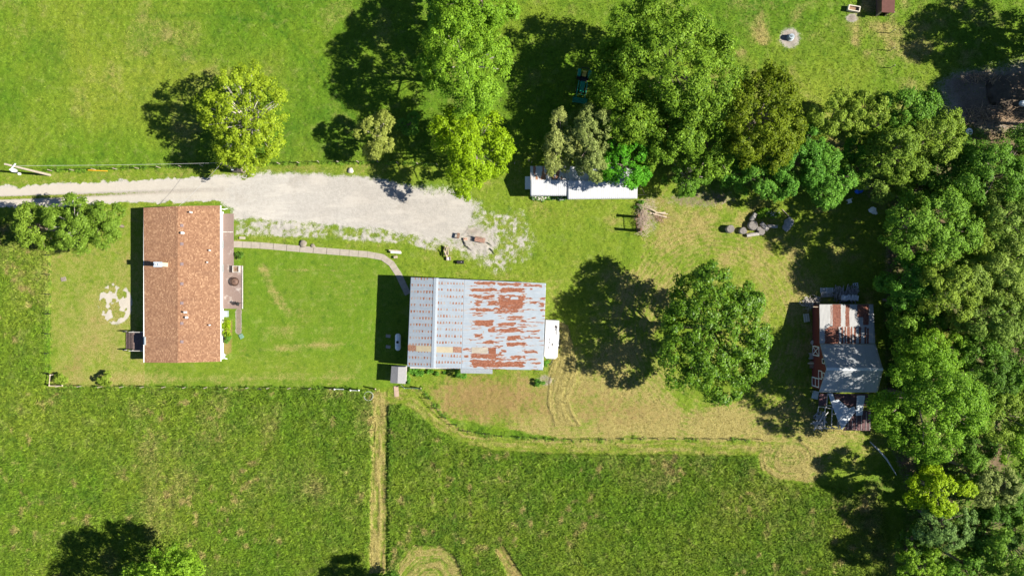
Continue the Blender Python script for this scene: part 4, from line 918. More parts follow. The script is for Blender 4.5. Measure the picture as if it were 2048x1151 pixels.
# east woods
T('forest_tree', 1848,448,88,76,8.6,'forest','broad green tree at the west front of the east woods', leaf=.24, clump=.9, lobes=10)
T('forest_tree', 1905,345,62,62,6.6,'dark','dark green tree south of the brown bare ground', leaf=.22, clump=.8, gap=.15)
T('forest_tree', 1990,350,82,70,9.0,'forest','green tree at the right edge below the brown bare ground', leaf=.22, clump=.85)
T('forest_tree', 2050,300,52,60,9.0,'wood2','pale green tree cut by the right edge near brown ground', leaf=.22, clump=.85)
T('forest_tree', 2020,440,70,64,9.2,'wood2','pale green tree at the right edge level with the log pile', leaf=.2, clump=.75)
T('forest_tree', 1945,455,56,70,7.4,'mid','green tree behind the broad front tree of the woods', leaf=.22, clump=.8, gap=.08)
T('forest_tree', 1822,556,62,54,6.0,'emerald','shaded green tree northeast of the red barn', leaf=.22, clump=.85)
T('forest_tree', 1900,575,64,62,8.4,'mid','green tree in the middle of the woods east of the red barn', leaf=.22, clump=.8)
T('forest_tree', 1930,560,46,40,9.4,'wood2','whitish green tree top in the middle of the east woods', leaf=.2, clump=.7)
T('forest_tree', 2015,540,72,66,8.8,'wood2','green tree at the right edge level with the barn pallets', leaf=.22, clump=.85)
T('forest_tree', 1985,640,76,56,8.2,'wood2','pale olive tree east of the barn ridge near the right edge', leaf=.2, clump=.75, gap=.05)
T('forest_tree', 2052,610,46,60,8.6,'wood2','pale tree cut by the right edge level with the barn roof', leaf=.2, clump=.75)
T('forest_tree', 1900,660,40,34,6.0,'pale','yellowish tree between the barn and the right edge', leaf=.18, clump=.6, gap=.1)
T('forest_tree', 1812,648,40,46,4.2,'forest','green tree close behind the rusty barn lean-to', leaf=.22, clump=.75, gap=.1)
T('forest_tree', 1866,712,58,60,6.2,'bright','bright green tree behind the barn gable with grey twigs', leaf=.22, clump=.75, gap=.08, pale=True)
T('shade_tree', 1852,800,104,116,9.3,'bright','large bright green tree southeast of the red barn', leaf=.23, clump=.8, lobes=10)
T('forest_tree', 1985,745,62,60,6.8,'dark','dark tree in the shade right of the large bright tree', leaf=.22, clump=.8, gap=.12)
T('forest_tree', 2040,740,46,60,8.0,'forest','green tree cut by the right edge beside dark woods', leaf=.22, clump=.8)
T('forest_tree', 2005,830,68,56,7.6,'mid','green tree at the right edge level with the collapsed lean-to', leaf=.22, clump=.8, gap=.08)
T('forest_tree', 2040,890,44,44,8.0,'bright','bright leaved tree top at the lower right edge', leaf=.22, clump=.8)
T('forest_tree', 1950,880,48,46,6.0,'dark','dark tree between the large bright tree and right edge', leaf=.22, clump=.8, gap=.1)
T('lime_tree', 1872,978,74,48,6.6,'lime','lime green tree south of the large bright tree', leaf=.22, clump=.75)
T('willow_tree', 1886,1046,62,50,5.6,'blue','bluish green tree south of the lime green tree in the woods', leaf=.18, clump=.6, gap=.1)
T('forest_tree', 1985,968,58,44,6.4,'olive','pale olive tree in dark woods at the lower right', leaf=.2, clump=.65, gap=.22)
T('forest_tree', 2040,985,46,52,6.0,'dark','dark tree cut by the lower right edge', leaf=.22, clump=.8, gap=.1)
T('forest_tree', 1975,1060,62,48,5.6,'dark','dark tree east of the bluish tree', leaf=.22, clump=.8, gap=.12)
T('forest_tree', 2035,1100,62,62,7.0,'forest','green tree in the lower right corner of the photo', leaf=.22, clump=.8, gap=.15)
T('forest_tree', 1935,1130,58,46,5.4,'forest','shaded tree at the bottom edge under the bluish tree', leaf=.22, clump=.75, gap=.12)
T('forest_tree', 1850,1130,52,36,5.2,'bright','bright topped tree at the bottom edge beside the mown grass', leaf=.22, clump=.7, gap=.1)
T('thicket_tree', 1830,1085,34,46,3.4,'dark','low brown thicket at the edge of the lower woods', leaf=.2, clump=.55, gap=.3)
T('thicket_tree', 1790,600,20,44,3.0,'dark','low dark thicket beside the north side of the barn', leaf=.2, clump=.55, gap=.2)
# the big glossy yard tree
T('catalpa_tree', 1434,661,117,124,8.4,'glossy','large glossy green tree standing alone in the yard between both barns', leaf=.27, clump=.8, gap=.04, limbs=12, lobes=14, rzf=.6, dens=1.15)
# trees just outside the frame whose shade falls in it
T('forest_tree', 2150,52,74,74,8.0,'forest','tree beyond the upper right corner shading the pasture', leaf=.26, clump=.9)
T('forest_tree', 2230,20,90,80,9.0,'forest','second tree beyond the upper right corner shading the pasture', leaf=.28, clump=1.)
T('forest_tree', 2190,170,70,60,8.0,'forest','tree beyond the right edge shading the brown ground', leaf=.28, clump=1., gap=.35)
T('forest_tree', 2160,225,66,46,7.5,'dark','dark tree beyond the right edge beside the brown ground', leaf=.28, clump=1., gap=.3)
T('forest_tree', 2128,165,56,50,6.5,'forest','low tree beyond the right edge west of the others, shading brown ground', leaf=.28, clump=1.)
T('forest_tree', 2235,165,66,62,7.2,'forest','farthest tree beyond the right edge level with the brown ground', leaf=.28, clump=1.)
T('field_tree', 790,1186,52,46,5.2,'dark','dark tree top at the bottom edge south of the hay strip', leaf=.22, clump=.7, gap=.15)
T('forest_tree', 1965,1240,75,70,6.0,'forest','tree beyond the bottom edge shading the mown corner', leaf=.28, clump=1.)
T('shade_tree', 300,1310,110,70,8.6,'bright','bright tree beyond the bottom edge, below the one cut by it', leaf=.28, clump=1.)
T('maple_tree', 1420,300,55,60,6.4,'maple','green tree filling the gap left of the mustard green tree', leaf=.26, clump=.9)
T('maple_tree', 1290,300,46,44,5.0,'maple','shaded green tree between the white shed and the huge maple', leaf=.26, clump=.9)
for px_, py_, rx_, ry_, zm_, st_y, lb_ in (
  (1960,520,44,44,7.2,'forest','green tree filling the gap behind the whitish tree top'),
  (1930,400,46,44,6.0,'dark','green tree between the brown ground and the broad front tree'),
  (1990,590,40,36,7.6,'bright','bright tree between two pale trees near the right edge'),
  (1862,630,42,38,5.2,'forest','green tree behind the rusty lean-to in the second row'),
  (1955,700,44,42,7.2,'forest','green tree right of the twiggy bright tree behind the barn'),
  (1960,810,42,44,7.2,'forest','green tree pressed against the right side of the large bright tree'),
  (1945,940,40,36,6.2,'forest','green tree north of the pale olive tree in the lower woods'),
  (2000,1020,44,36,5.4,'dark','green tree south of the pale olive tree in the lower woods'),
  (1940,1085,36,30,5.0,'mid','olive green tree between the bluish tree and the lower right corner'),
  (1715,340,34,34,5.2,'forest','green tree between the emerald trees and the pale grove tree'),
  (1840,380,44,38,6.6,'forest','green tree between the grove and the east woods'),
  (1560,290,40,40,6.6,'emerald','emerald tree pressed under the right side of the mustard tree')):
    T('forest_tree', px_, py_, rx_, ry_, zm_, st_y, lb_, leaf=.22, clump=.8)
# low growth in the woods
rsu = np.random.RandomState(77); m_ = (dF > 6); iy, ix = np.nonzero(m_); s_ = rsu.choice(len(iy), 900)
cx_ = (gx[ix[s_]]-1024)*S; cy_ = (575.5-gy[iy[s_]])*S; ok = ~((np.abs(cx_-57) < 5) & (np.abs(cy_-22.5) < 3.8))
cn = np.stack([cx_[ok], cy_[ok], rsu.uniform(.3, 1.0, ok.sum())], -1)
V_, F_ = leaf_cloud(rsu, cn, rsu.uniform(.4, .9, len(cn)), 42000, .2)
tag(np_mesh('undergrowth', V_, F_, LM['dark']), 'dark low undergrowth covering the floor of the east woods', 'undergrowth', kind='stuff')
# weeds at walls and along fences
def weeds(name, spots, n, style, label, leaf=.14, hgt=.35):
    r_ = np.random.RandomState(len(spots)*7+n); cn_ = np.array([[*W(x, y, 0).xy, r_.uniform(.08, hgt)] for x, y in spots])
    V_, F_ = leaf_cloud(r_, cn_, r_.uniform(.15, .34, len(cn_)), n, leaf); return tag(np_mesh(name, V_, F_, LM[style]), label, name.replace('_', ' '), kind='stuff')
rw_ = np.random.RandomState(9); line = lambda pts_, n, j: [(lambda a, b, t: (a[0]+(b[0]-a[0])*t+rw_.normal()*j, a[1]+(b[1]-a[1])*t+rw_.normal()*j))(*(lambda i: (pts_[i], pts_[i+1]))(rw_.randint(len(pts_)-1)), rw_.rand()) for _ in range(n)]
weeds('weeds', line([(818,740),(845,743),(900,747)], 26, 2.5) + line([(816,742),(816,770)], 14, 2) + line([(1280,400),(1277,420)], 8, 3), 2600, 'emerald', 'green weeds along the south wall of the metal barn')
weeds('fence_weeds', line([(105,342),(280,337),(450,330)], 50, 1.5) + line([(500,329),(745,324),(870,329)], 60, 1.5) + line([(842,774),(868,806),(890,832)], 30, 2.5) + line([(918,860),(1000,874),(1120,879)], 30, 2) + line([(1120,879),(1330,877),(1520,879)], 30, 2) + line([(100,520),(101,740)], 26, 1) + line([(130,772),(400,774),(740,775)], 60, 1.2), 6000, 'forest', 'weeds growing along the wire fences', leaf=.11, hgt=.16)
fl_ = line([(1066,396),(1100,396.5),(1132,396)], 40, 1.6)
weeds('flower_bed', fl_, 1500, 'emerald', 'green flower bed along the south wall of the white shed', leaf=.12, hgt=.3)
weeds('white_flowers', fl_[:26], 170, 'petal', 'white blossoms in the flower bed beside the white shed', leaf=.13, hgt=.55)
weeds('white_flowers', line([(1528,424),(1548,428)], 12, 3), 90, 'petal', 'pale blossoms in the weed patch north of the log pile', leaf=.13, hgt=.5)
T('garden_bush', 921,746,12,10,.9,'emerald','green bush under the small tin awning of the metal barn', 'bush', leaf=.17, clump=.4, trunk=False)
T('garden_bush', 1078,765,11,7,.4,'emerald','low green plant on bare soil south of the metal barn', 'bush', leaf=.15, clump=.3, trunk=False)
T('garden_bush', 1092,726,6,7,.7,'emerald','small green plant at the southeast corner of the metal barn', 'bush', leaf=.15, clump=.3, trunk=False)

# ------------------------------------------------------------------ fences
def fence(label, pts, n, h=1.15, pm=None, wires=2, rail=False, lean=.04):
    o = thing('wire_fence', label, 'fence', W(*pts[0])); rr = random.Random(len(label)*13+n); P = [W(*q) for q in pts]
    L = [0]
    for a, b in zip(P, P[1:]): L.append(L[-1]+(b-a).length)
    def at(s):
        for i in range(len(P)-1):
            if s <= L[i+1]+1e-6: return P[i].lerp(P[i+1], (s-L[i])/(L[i+1]-L[i]))
        return P[-1].copy()
    tops = []
    for k in range(n):
        p = at(L[-1]*k/(n-1)); q = p+Vector((rr.uniform(-lean, lean), rr.uniform(-lean, lean), h*rr.uniform(.94, 1.06))); tops.append((p, q))
        MB().tube(p-Vector((0,0,.15)), q, .05, .045, 7).build('post', pm or old_wood, o)
    for k in range(wires):
        f = (.45, .92, .7)[k]; MB().path([p.lerp(q, f)+Vector((0,.055,0)) for p, q in tops], .006, 4).build('wire', dark_iron, o)
    return o
fence('wire fence with grey posts along the north side of the gravel driveway', [(105,342),(280,337),(450,331)], 9)
fence('wire fence along the north side of the gravel lot behind the pale rock', [(520,329),(640,325),(745,324),(875,330)], 10)
fence('dark wire fence in shade west of the white shed', [(1000,333),(1058,322)], 3)
fence('wire fence along the south side of the house lawn', [(122,771),(400,773.5),(664,776)], 14)
fence('wire fence along the west side of the house lawn', [(100,510),(100,640),(98,745)], 7, pm=dark_iron)
fence('wire fence curving southeast from the garden shed to the hay strip', [(842,776),(868,808),(895,838),(935,861)], 6, pm=dark_iron)
fence('wire fence along the south edge of the dry yard above the hay strip', [(935,861),(1010,872),(1120,878),(1330,876),(1522,878)], 18, pm=dark_iron, h=.8)
fence('wire fence with thin posts south of the animal shelter', [(1779,32),(1780,136)], 4, h=1.4)
fence('wire fence in the shade of the maple north of the white shed', [(1063,325),(1180,318),(1290,312)], 6)
o = thing('corner_brace', 'grey wooden H brace at the southwest fence corner of the lawn', 'fence brace', W(100, 762))
for px, py in ((100,750),(98,771),(124,771)):
    MB().tube(W(px,py,-.2), W(px+.5,py-.5,1.45), .10, .09, 8).build('post', pale_wood, o)
MB().tube(W(100,750,1.1), W(98,771,1.1), .05, n=6).build('rail', pale_wood, o); MB().tube(W(98,771,1.1), W(124,771,1.1), .05, n=6).build('rail', pale_wood, o)
MB().tube(W(98,750,1.35), W(106,748.5,1.35), .05, n=6).build('crossbar', pale_wood, o)
o = thing('gate', 'grey pipe gate with white posts in the lawn fence near the water ring', 'gate', W(690, 777))
for px, py in ((669,778),(701,780),(718,780),(751,777.5)):
    MB().tube(W(px,py,-.2), W(px,py,1.5), .09, .085, 8).build('post', white_paint if px < 720 else pale_wood, o)
for za in (.35, .75, 1.15):
    MB().tube(W(670,777.5,za), W(688,778,za), .03, n=6).build('rail', galv, o); MB().tube(W(702,780,za), W(717,780.5,za), .03, n=6).build('rail', galv, o)
o = thing('panel_fence', 'dark leaning panel fence just south of the garden shed', 'fence panel', W(825, 776))
MB().path([W(802,769,.1), W(809,776,1.1)], .035, 6).build('brace', galv, o); MB().tube(W(842,776,-.1), W(842,776,1.3), .07, n=7).build('post', pale_wood, o)
for za in (.3,.6,.9): MB().tube(W(808,775.5,za), W(841,776.5,za), .022, n=5).build('rail', plain('green_pipe', (.12,.22,.19), .5, .2), o)
solo(MB().box((0,0,.05), (.55,1.25,.12)), 'paving_slab', plain('pink_concrete', (.34,.25,.19), .9, .2, 4), 'pinkish worn slab in the gap south of the garden shed', 'slab', W(793, 782, 0), rot=.08)
o = thing('yellow_pipe', 'yellow plastic guard pipe lying along the driveway fence', 'pipe', W(194, 341))
MB().tube(W(176,340,.35), W(215,342,.30), .06, n=8).build('pipe', plain('yellow_plastic', (.60,.34,.02), .5, .1), o)
# posts and rails at the brush line
o = thing('clothes_post_pair', 'pair of dark upright timber posts joined by a rail at the brush line', 'posts', W(1275, 448))
for px, py, h in ((1272.5,433.5,2.1),(1276,461,2.5)): MB().box((W(px,py).x, W(px,py).y, h/2), (.16,.32,h)).build('post', brown_wood, o)
MB().tube(W(1272,433.5,1.2), W(1275,461,1.2), .04, n=6).build('rail', brown_wood, o); 
mb = MB(); rr = random.Random(8)
def sticks(mb, cx, cy, sx, sy, n, lmin, lmax, r, zmax, ang=None):
    for _ in range(n):
        a = rr.uniform(0, math.pi) if ang is None else ang+rr.gauss(0, .3); l = rr.uniform(lmin, lmax)/2; p = W(cx+rr.gauss(0, sx), cy+rr.gauss(0, sy), 0); zz = rr.uniform(.05, zmax); t = rr.uniform(-.15, .15)
        mb.tube((p.x-l*math.cos(a), p.y-l*math.sin(a), max(.03, zz-t)), (p.x+l*math.cos(a), p.y+l*math.sin(a), max(.03, zz+t)), r*rr.uniform(.6, 1.3), r*.5, 5)
    return mb
sticks(mb, 1285, 436, 4, 17, 150, .5, 1.9, .022, .9); solo_o = mb.build('brush_pile', plain('twigs', (.36,.28,.23), .9, .35)); tag(solo_o, 'heap of pinkish grey twigs along the fence line by the timber posts', 'brush pile')
for k_, (cx, cy, a, l, w_) in enumerate(((1315,426,.05,1.9,.16),(1319,431,-.25,1.7,.14),(1308,422,-.5,1.1,.12),(1322,427,-.12,1.5,.10))):
    solo(MB().box((0,0,.12+.09*k_), (l, w_, .07)), 'board', pale_wood, ['long pale board at the bottom of the board heap beside the brush pile','pale board slanting southeast on the board heap by the brush pile','short pale board at the north end of the board heap','thin pale board crossing the top of the board heap'][k_], 'board', W(cx, cy, 0), 'boards beside the brush pile', rot=a)
mb = sticks(MB(), 1318, 434, 8, 4, 40, .3, 1.2, .018, .25); tag(mb.build('scrap_twigs', plain('red_twigs', (.32,.20,.15), .9, .35)), 'reddish twigs scattered around the pale boards', 'twigs')
# ------------------------------------------------------------------ utility poles and wires
o = thing('utility_pole', 'tall pale wooden utility pole with white transformer at the driveway', 'utility pole', W(100, 350))
top = W(9.5, 325, 8.9); bs = W(100, 350, 0); MB().tube(bs, (bs.x, bs.y, 8.9), .15, .10, 12).build('pole', plain('pole_wood', (.37,.32,.27), .85, .2, 5), o)
MB().lathe([(0,7.0),(.22,7.02),(.22,7.75),(.18,7.85),(0,7.9)], (bs.x+.10, bs.y-.48, 0), 14).build('transformer', white_paint, o, smooth=True)
MB().box((bs.x+.3, bs.y-.15, 7.9), (.9,.12,.12), .9).build('bracket', galv, o)
MB().lathe([(.05,7.9),(.08,8.1),(.04,8.25)], (bs.x+.1, bs.y-.5, 0), 8).build('insulator', white_paint, o)
MB().lathe([(.05,6.4),(.14,6.42),(.14,6.7),(.05,6.75)], (bs.x+.2, bs.y-.75, 0), 8).build('arrester', white_paint, o)
o2 = thing('meter_pole', 'short wooden pole with electric meter box at the foot of the oak', 'utility pole', W(474, 339))
b2 = W(474, 339, 0); hp = 5.6; MB().tube(b2, (b2.x, b2.y, hp), .15, .11, 10).build('pole', plain('pole_wood', (.5,.5,.5)), o2)
MB().box((b2.x+.05, b2.y-.22, 1.5), (.32,.22,.55)).build('meter_box', galv, o2); MB().tube((b2.x+.05,b2.y-.2,1.8), (b2.x+.05,b2.y-.14,5.4), .035, n=6).build('conduit', dark_iron, o2)
MB().box((b2.x+.25, b2.y-.22, .9), (.7,.4,1.7)).build('cabinet', plain('black_cabinet', (.03,.028,.03), .4, .2), o2)
def wire(a, b, sag, label):
    pts_ = [a.lerp(b, t/14)-Vector((0,0,sag*4*(t/14)*(1-t/14))) for t in range(15)]; w_ = MB().path(pts_, .013, 4).build('power_line', plain('wire_grey', (.45,.45,.45), .5, .1)); tag(w_, label, 'cable')
wire(Vector((bs.x, bs.y, 7.6)), Vector((b2.x, b2.y, 5.45)), .5, 'thin cable from the tall pole to the meter pole under the oak')
wire(Vector((b2.x, b2.y, 5.3)), W(358,412,3.7), .3, 'thin cable sagging over the driveway to the house roof')
solo(rock_mb(.55, 4), 'boulder', plain('pale_rock', (.36,.29,.23), .9, .25, 3, bump=.5), 'pale pinkish boulder beside the meter pole under the oak', 'boulder', W(488, 336, .1), smooth=True)
solo(rock_mb(.36, 6), 'boulder', plain('white_rock', (.42,.40,.36), .9, .2, 3, bump=.5), 'whitish round rock on the verge north of the gravel lot', 'boulder', W(701, 341, .08), smooth=True)
solo(rock_mb(.48, 9, .4), 'boulder', stone, 'brown flat rock beside the garden path', 'boulder', W(606, 487, .05), smooth=True)
solo(rock_mb(.28, 12, .4), 'boulder', stone, 'small tan rock just east of the flat rock by the path', 'boulder', W(626, 491.5, .03), smooth=True)
# bench by the path
o = thing('garden_bench', 'white topped wooden bench beside the bend of the garden path', 'bench', W(791, 505), -.07)
MB().box((.12,.02,.45), (1.25,.22,.07)).build('seat', white_paint, o, world=False); MB().box((-.1,.22,.40), (1.3,.16,.06)).build('seat_board', old_wood, o, world=False)
for xx in (-.55, .6): MB().box((xx,.1,.21), (.08,.36,.42)).build('leg', old_wood, o, world=False)
o = thing('footstool', 'small low wooden stool in front of the bench by the path', 'stool', W(792, 514), .1)
MB().box((0,0,.28), (.45,.28,.05)).build('top', old_wood, o, world=False)
for xx in (-.17,.17): MB().box((xx,0,.13), (.05,.24,.26)).build('leg', brown_wood, o, world=False)
# fire ring furniture
def bench(px, py, l, w_, h, rot, label, m=brown_wood, planks=3, back=False):
    o = thing('wooden_bench', label, 'bench', W(px, py), rot)
    for k in range(planks): MB().box((0,(k-(planks-1)/2)*w_/planks,h), (l,w_/planks*.82,.05)).build('plank', m, o, world=False)
    for xx in (-l*.4, l*.4): MB().box((xx,0,h/2-.03), (.07,w_*.85,h-.05)).build('leg', old_wood, o, world=False)
    if back:
        MB().box((0,w_/2+.03,h+.28), (l,.05,.36)).build('backrest', m, o, world=False)
    return o
bench(917, 471.5, .62, .34, .5, 1.35, 'small brown slatted stool west of the fire ring')
bench(960, 480, 1.25, .55, .45, -.22, 'brown plank bench on the bare ground of the fire ring', plain('red_brown_planks', (.27,.16,.12), .85, .35, 5), 3, True)
for k_, (cx, cy, l, r_, a, lb) in enumerate(((929,487,.75,.07,-1.1,'bent dark charred branch northwest of the fire ring ash'),(937,496,.9,.05,-.6,'thin charred branch lying southeast of the bent branch'),(978,488,.85,.035,-.55,'thin dark stick pointing away from the plank bench'),(984,502,.9,.06,-.85,'dark charred branch in grass southeast of the plank bench'))):
    solo(MB().path([(-l/2,0,r_),(-l*.1,.06,r_+.05),(l/2,-.03,r_)], [r_, r_*.9, r_*.5], 6), 'charred_branch', dark_iron, lb, 'branch', W(cx, cy, 0), rot=a)
o = thing('concrete_block', 'small pinkish block beside the slatted stool', 'block', W(931, 478)); MB().box((0,0,.15), (.4,.28,.3), .1).build('block', plain('pink_block', (.55,.36,.27), .9, .2), o, world=False)
for k_ in (-.09,.09): MB().box((k_,.01,.302), (.1,.13,.01), .1).build('hollow_shade', dark_iron, o, world=False)  # flat dark plates stand in for the shade inside the block's holes
o = thing('lumber_pile', 'small pile of pale split boards on a frame west of the fire ring', 'lumber pile', W(893, 503), 0)
for k_, (dx, dy, l, a) in enumerate(((-.15,.1,1.25,1.5),(.02,.0,1.35,1.75),(.16,-.05,1.3,1.48),(.0,.1,1.1,1.3),(.24,.05,.95,1.62),(-.08,-.2,.8,2.0))): MB().box((dx,dy,.42+.05*k_), (l,.10,.045), a).build('board', pale_wood, o, world=False)
for yy in (-.35,.4): MB().box((0.03,yy,.2), (.62,.1,.4)).build('bearer', brown_wood, o, world=False)
o = thing('crate', 'small open wooden crate with white cloth south of the lumber pile', 'crate', W(897.5, 517), .05)
for dx, dy, lx, ly in ((-.24,0,.05,.42),(.24,0,.05,.42),(0,-.2,.44,.05),(0,.2,.44,.05)): MB().box((dx,dy,.16), (lx,ly,.32)).build('side', old_wood, o, world=False)
MB().box((0,0,.10), (.40,.34,.12), 0, .8).build('cloth', white_paint, o, world=False, bevel=.04)
o = thing('charcoal_drum', 'black drum lying flat in the grass north of the metal barn', 'drum', W(921, 524), 0)
mb = MB().lathe([(0,-.42),(.21,-.42),(.22,-.40),(.22,-.15),(.235,-.14),(.235,-.12),(.22,-.11),(.22,.40),(.21,.42),(0,.42)], (0,0,0), 16); mb.v = [(z_, x_, y_+.22) for x_, y_, z_ in mb.v]; mb.build('drum', black_rubber, o, world=False, smooth=False)
MB().lathe([(.04,0),(.04,.03),(0,.03)], (.12,0,.435), 8).build('bung', galv, o, world=False)
# log rounds
end_g = plain('log_end', (.17,.155,.145), .9, .35, 5, bump=.4); logb = plain('log_bark', (.32,.30,.28), .9, .35, 5, bump=.6)
def log_end(): return end_g
def standing(px, py, d, h, label):
    o = thing('tree_stump', label, 'log round', W(px, py)); rr = random.Random(int(px)); n = 18
    k = [1+.10*math.sin(3*i*2*math.pi/n+rr.random()*6)*.6+rr.uniform(-.05,.05) for i in range(n)]
    pr = lambda z_, s: [(d/2*s*k[i]*math.cos(2*math.pi*i/n), d/2*s*k[i]*math.sin(2*math.pi*i/n), z_) for i in range(n)]
    m = MB(); m.add(pr(-.05,1.05)+pr(h,1), [(i,(i+1)%n,n+(i+1)%n,n+i) for i in range(n)]); m.build('bark', logb, o, world=False)
    m = MB(); m.add(pr(h-.01,.985)+pr(h+.02,.9)+[(0,0,h+.025)], [(i,(i+1)%n,n+(i+1)%n,n+i) for i in range(n)]+[(n+i,n+(i+1)%n,2*n) for i in range(n)]); m.build('cut_face', end_g, o, world=False)
def lying(px, py, l, d, rot, label):
    o = thing('log', label, 'log', W(px, py), rot); rr = random.Random(int(px*3)); m = MB()
    m.path([(-l/2,0,d*.46),(-l*.2,.02,d*.48),(l*.2,-.02,d*.5),(l/2,0,d*.46)], [d/2, d*.52, d*.5, d*.46], 12); m.build('bark', logb, o, world=False)
    for s_ in (-1, 1): MB().tube((s_*l/2,0,d*.46), (s_*(l/2+.012),0,d*.46), d*.44, n=12).build('cut_face', end_g, o, world=False)
standing(1458, 458.5, .95, .75, 'dark round stump standing alone at the west end of the log pile')
standing(1484.5, 461.5, .85, .5, 'small dark round stump second from the west of the log pile')
standing(1504, 451, 1.15, .6, 'largest flat log round in the middle of the log pile')
standing(1521.5, 463.5, .8, .4, 'grey log round at the south side of the log pile')
standing(1516, 458, .55, .55, 'narrow upright log round wedged in the middle of the log pile')
lying(1505, 434.5, 1.0, .55, 1.05, 'short thick log at the north end of the log pile')
lying(1527, 453, 1.15, .55, -.8, 'short thick log leaning on the east side of the big log round')
lying(1543.5, 452.5, 1.2, .42, -.05, 'pale log lying at the far east of the log pile')
lying(1508, 468.5, 1.9, .42, .16, 'long pale log along the south edge of the log pile')
solo(rock_mb(.62, 21, .55), 'boulder', plain('grey_slab', (.33,.32,.31), .9, .2, 3, bump=.5), 'flat grey boulder in tree shade east of the log pile', 'boulder', W(1579, 444, .05), smooth=True)
solo(rock_mb(.5, 23, .45), 'boulder', plain('grey_slab', (.4,.4,.4)), 'smaller grey boulder just south of the flat boulder by the logs', 'boulder', W(1573, 454, .03), smooth=True)
solo(MB().path([(-.9,0,.06),(0,.05,.1),(.9,-.03,.06)], [.05,.05,.03], 6), 'branch', pale_wood, 'pale stick lying north of the flat grey boulder', 'branch', W(1574, 430, 0), rot=-.85)
T('garden_bush', 1536, 427, 26, 11, .3, 'bright', 'leafy weed patch with pale flowers north of the log pile', 'weed patch', leaf=.17, clump=.35, trunk=False)
# shaded things under the trees
o = thing('folding_chair', 'white plastic chair in the shade at the northeast yard corner', 'chair', W(1696.5, 403), .3)
MB().box((0,0,.43), (.46,.46,.04)).build('seat', white_paint, o, world=False); MB().box((0,.24,.68), (.46,.05,.46)).build('backrest', white_paint, o, world=False)
for xx in (-.2,.2):
    for yy in (-.2,.2): MB().box((xx,yy,.2), (.05,.05,.42)).build('leg', white_paint, o, world=False)
o = thing('blue_tarp', 'crumpled bright blue tarp bundle under the grove', 'tarp', W(1718, 382.5), .2); m = rock_mb(.5, 31, .5); m.v = [(x_, y_*.6, z_) for x_, y_, z_ in m.v]; m.build('bundle', plain('tarp_blue', (.01,.12,.70), .4, .25), o, world=False)
o = thing('white_bag', 'white plastic bag lying in shade at the foot of the woods', 'bag', W(1745, 420), .2); m = rock_mb(.45, 33, .6); m.build('bag', white_paint, o, world=False)
m = rock_mb(.22, 35, .6); m.v = [(x_+.3, y_-.4, z_) for x_, y_, z_ in m.v]; m.build('knot', white_paint, o, world=False)
# barn yard objects
def pallet(px, py, l, w_, rot, label, m=grey_wood, z0=0., n=6, name='pallet'):
    o = thing(name, label, 'pallet', W(px, py), rot)
    for k in range(3): MB().box(((k-1)*l*.46,0,z0+.06), (.09,w_,.10)).build('bearer', m, o, world=False)
    for k in range(n): MB().box((0,(k-(n-1)/2)*w_/n,z0+.125), (l,w_/n*.58,.025)).build('slat', m, o, world=False)
    return o
pale_grey = plain('pale_grey_wood', (.55,.56,.58), .8, .2, 5)
pallet(1653, 580, 1.55, .62, 0, 'weathered grey pallet behind the north wall of the barn', pale_grey)
pallet(1653.5, 589, 1.45, .55, .03, 'second grey pallet closer to the barn lean-to wall', grey_wood, n=4)
pallet(1612.5, 635, .62, 1.0, .14, 'pale slatted crate panel lying in the barn shadow', plain('cream_slats', (.62,.60,.48), .7, .1), n=7)
o = thing('window_frame', 'white four pane window frame lying in grass north of the barn', 'window frame', W(1711, 571), .15)
for xx in (-.26,0,.26): MB().box((xx,0,.05), (.07,.62,.06)).build('stile', plain('frame_blue_white', (.60,.66,.74), .6, .1), o, world=False)
for yy in (-.28,0,.28): MB().box((0,yy,.052), (.60,.07,.066)).build('rail', plain('frame_blue_white', (.6,.6,.7)), o, world=False)
mb = MB(); rr = random.Random(17)
for k in range(120):
    p = W(rr.uniform(1668,1712), rr.uniform(576,600), 0); a = rr.gauss(1.4, .5); l = rr.uniform(.2,.55); zz = rr.uniform(.05,.7); mb.tube((p.x-l*math.cos(a), p.y-l*math.sin(a), zz), (p.x+l*math.cos(a), p.y+l*math.sin(a), zz+rr.uniform(-.08,.08)), rr.uniform(.04,.08), n=6)
tag(mb.build('firewood_stack', plain('firewood', (.25,.24,.24), .9, .5, 6)), 'long dark grey firewood heap against the north side of the barn', 'firewood')
mb = MB()
for k in range(26):
    p = W(1678+k*1.3, 595+rr.uniform(-1.5,1.5), 0); mb.tube((p.x, p.y-.3, .72+rr.uniform(-.05,.08)), (p.x+.05, p.y+.3, .72+rr.uniform(-.05,.08)), .05, n=6)
tag(mb.build('split_wood', plain('pale_split_wood', (.62,.66,.70), .8, .3, 6)), 'row of pale split wood on top of the firewood heap', 'firewood')
mb = sticks(MB(), 1617, 605, 7, 5, 90, .3, .8, .035, .5); sticks(mb, 1630, 599, 3, 4, 30, .3, .7, .04, .5); tag(mb.build('scrap_heap', plain('scrap', (.40,.37,.34), .8, .6, 8)), 'heap of mixed scrap wood at the northwest barn corner', 'scrap heap')
solo(rock_mb(.42, 41, .7), 'boulder', plain('scrap_lump', (.27,.24,.23), .9, .4, 6), 'lumpy grey rock beside the barn wall north of the X door', 'boulder', W(1628.5, 684, .1))
o = thing('wheelbarrow', 'tan topped cart standing before the red barn wall', 'cart', W(1619, 725), .0)
MB().box((.1,-.15,.5), (.5,.85,.08)).build('tray', plain('tan_tray', (.26,.19,.12), .8, .3), o, world=False); MB().box((-.05,.0,.62), (.75,.16,.06)).build('handle_board', plain('cream_board', (.62,.56,.36), .7, .15), o, world=False)
for yy in (-.45,.1): MB().tube((.0,yy,.2), (.08,yy,.2), .2, n=14).build('wheel', black_rubber, o, world=False)
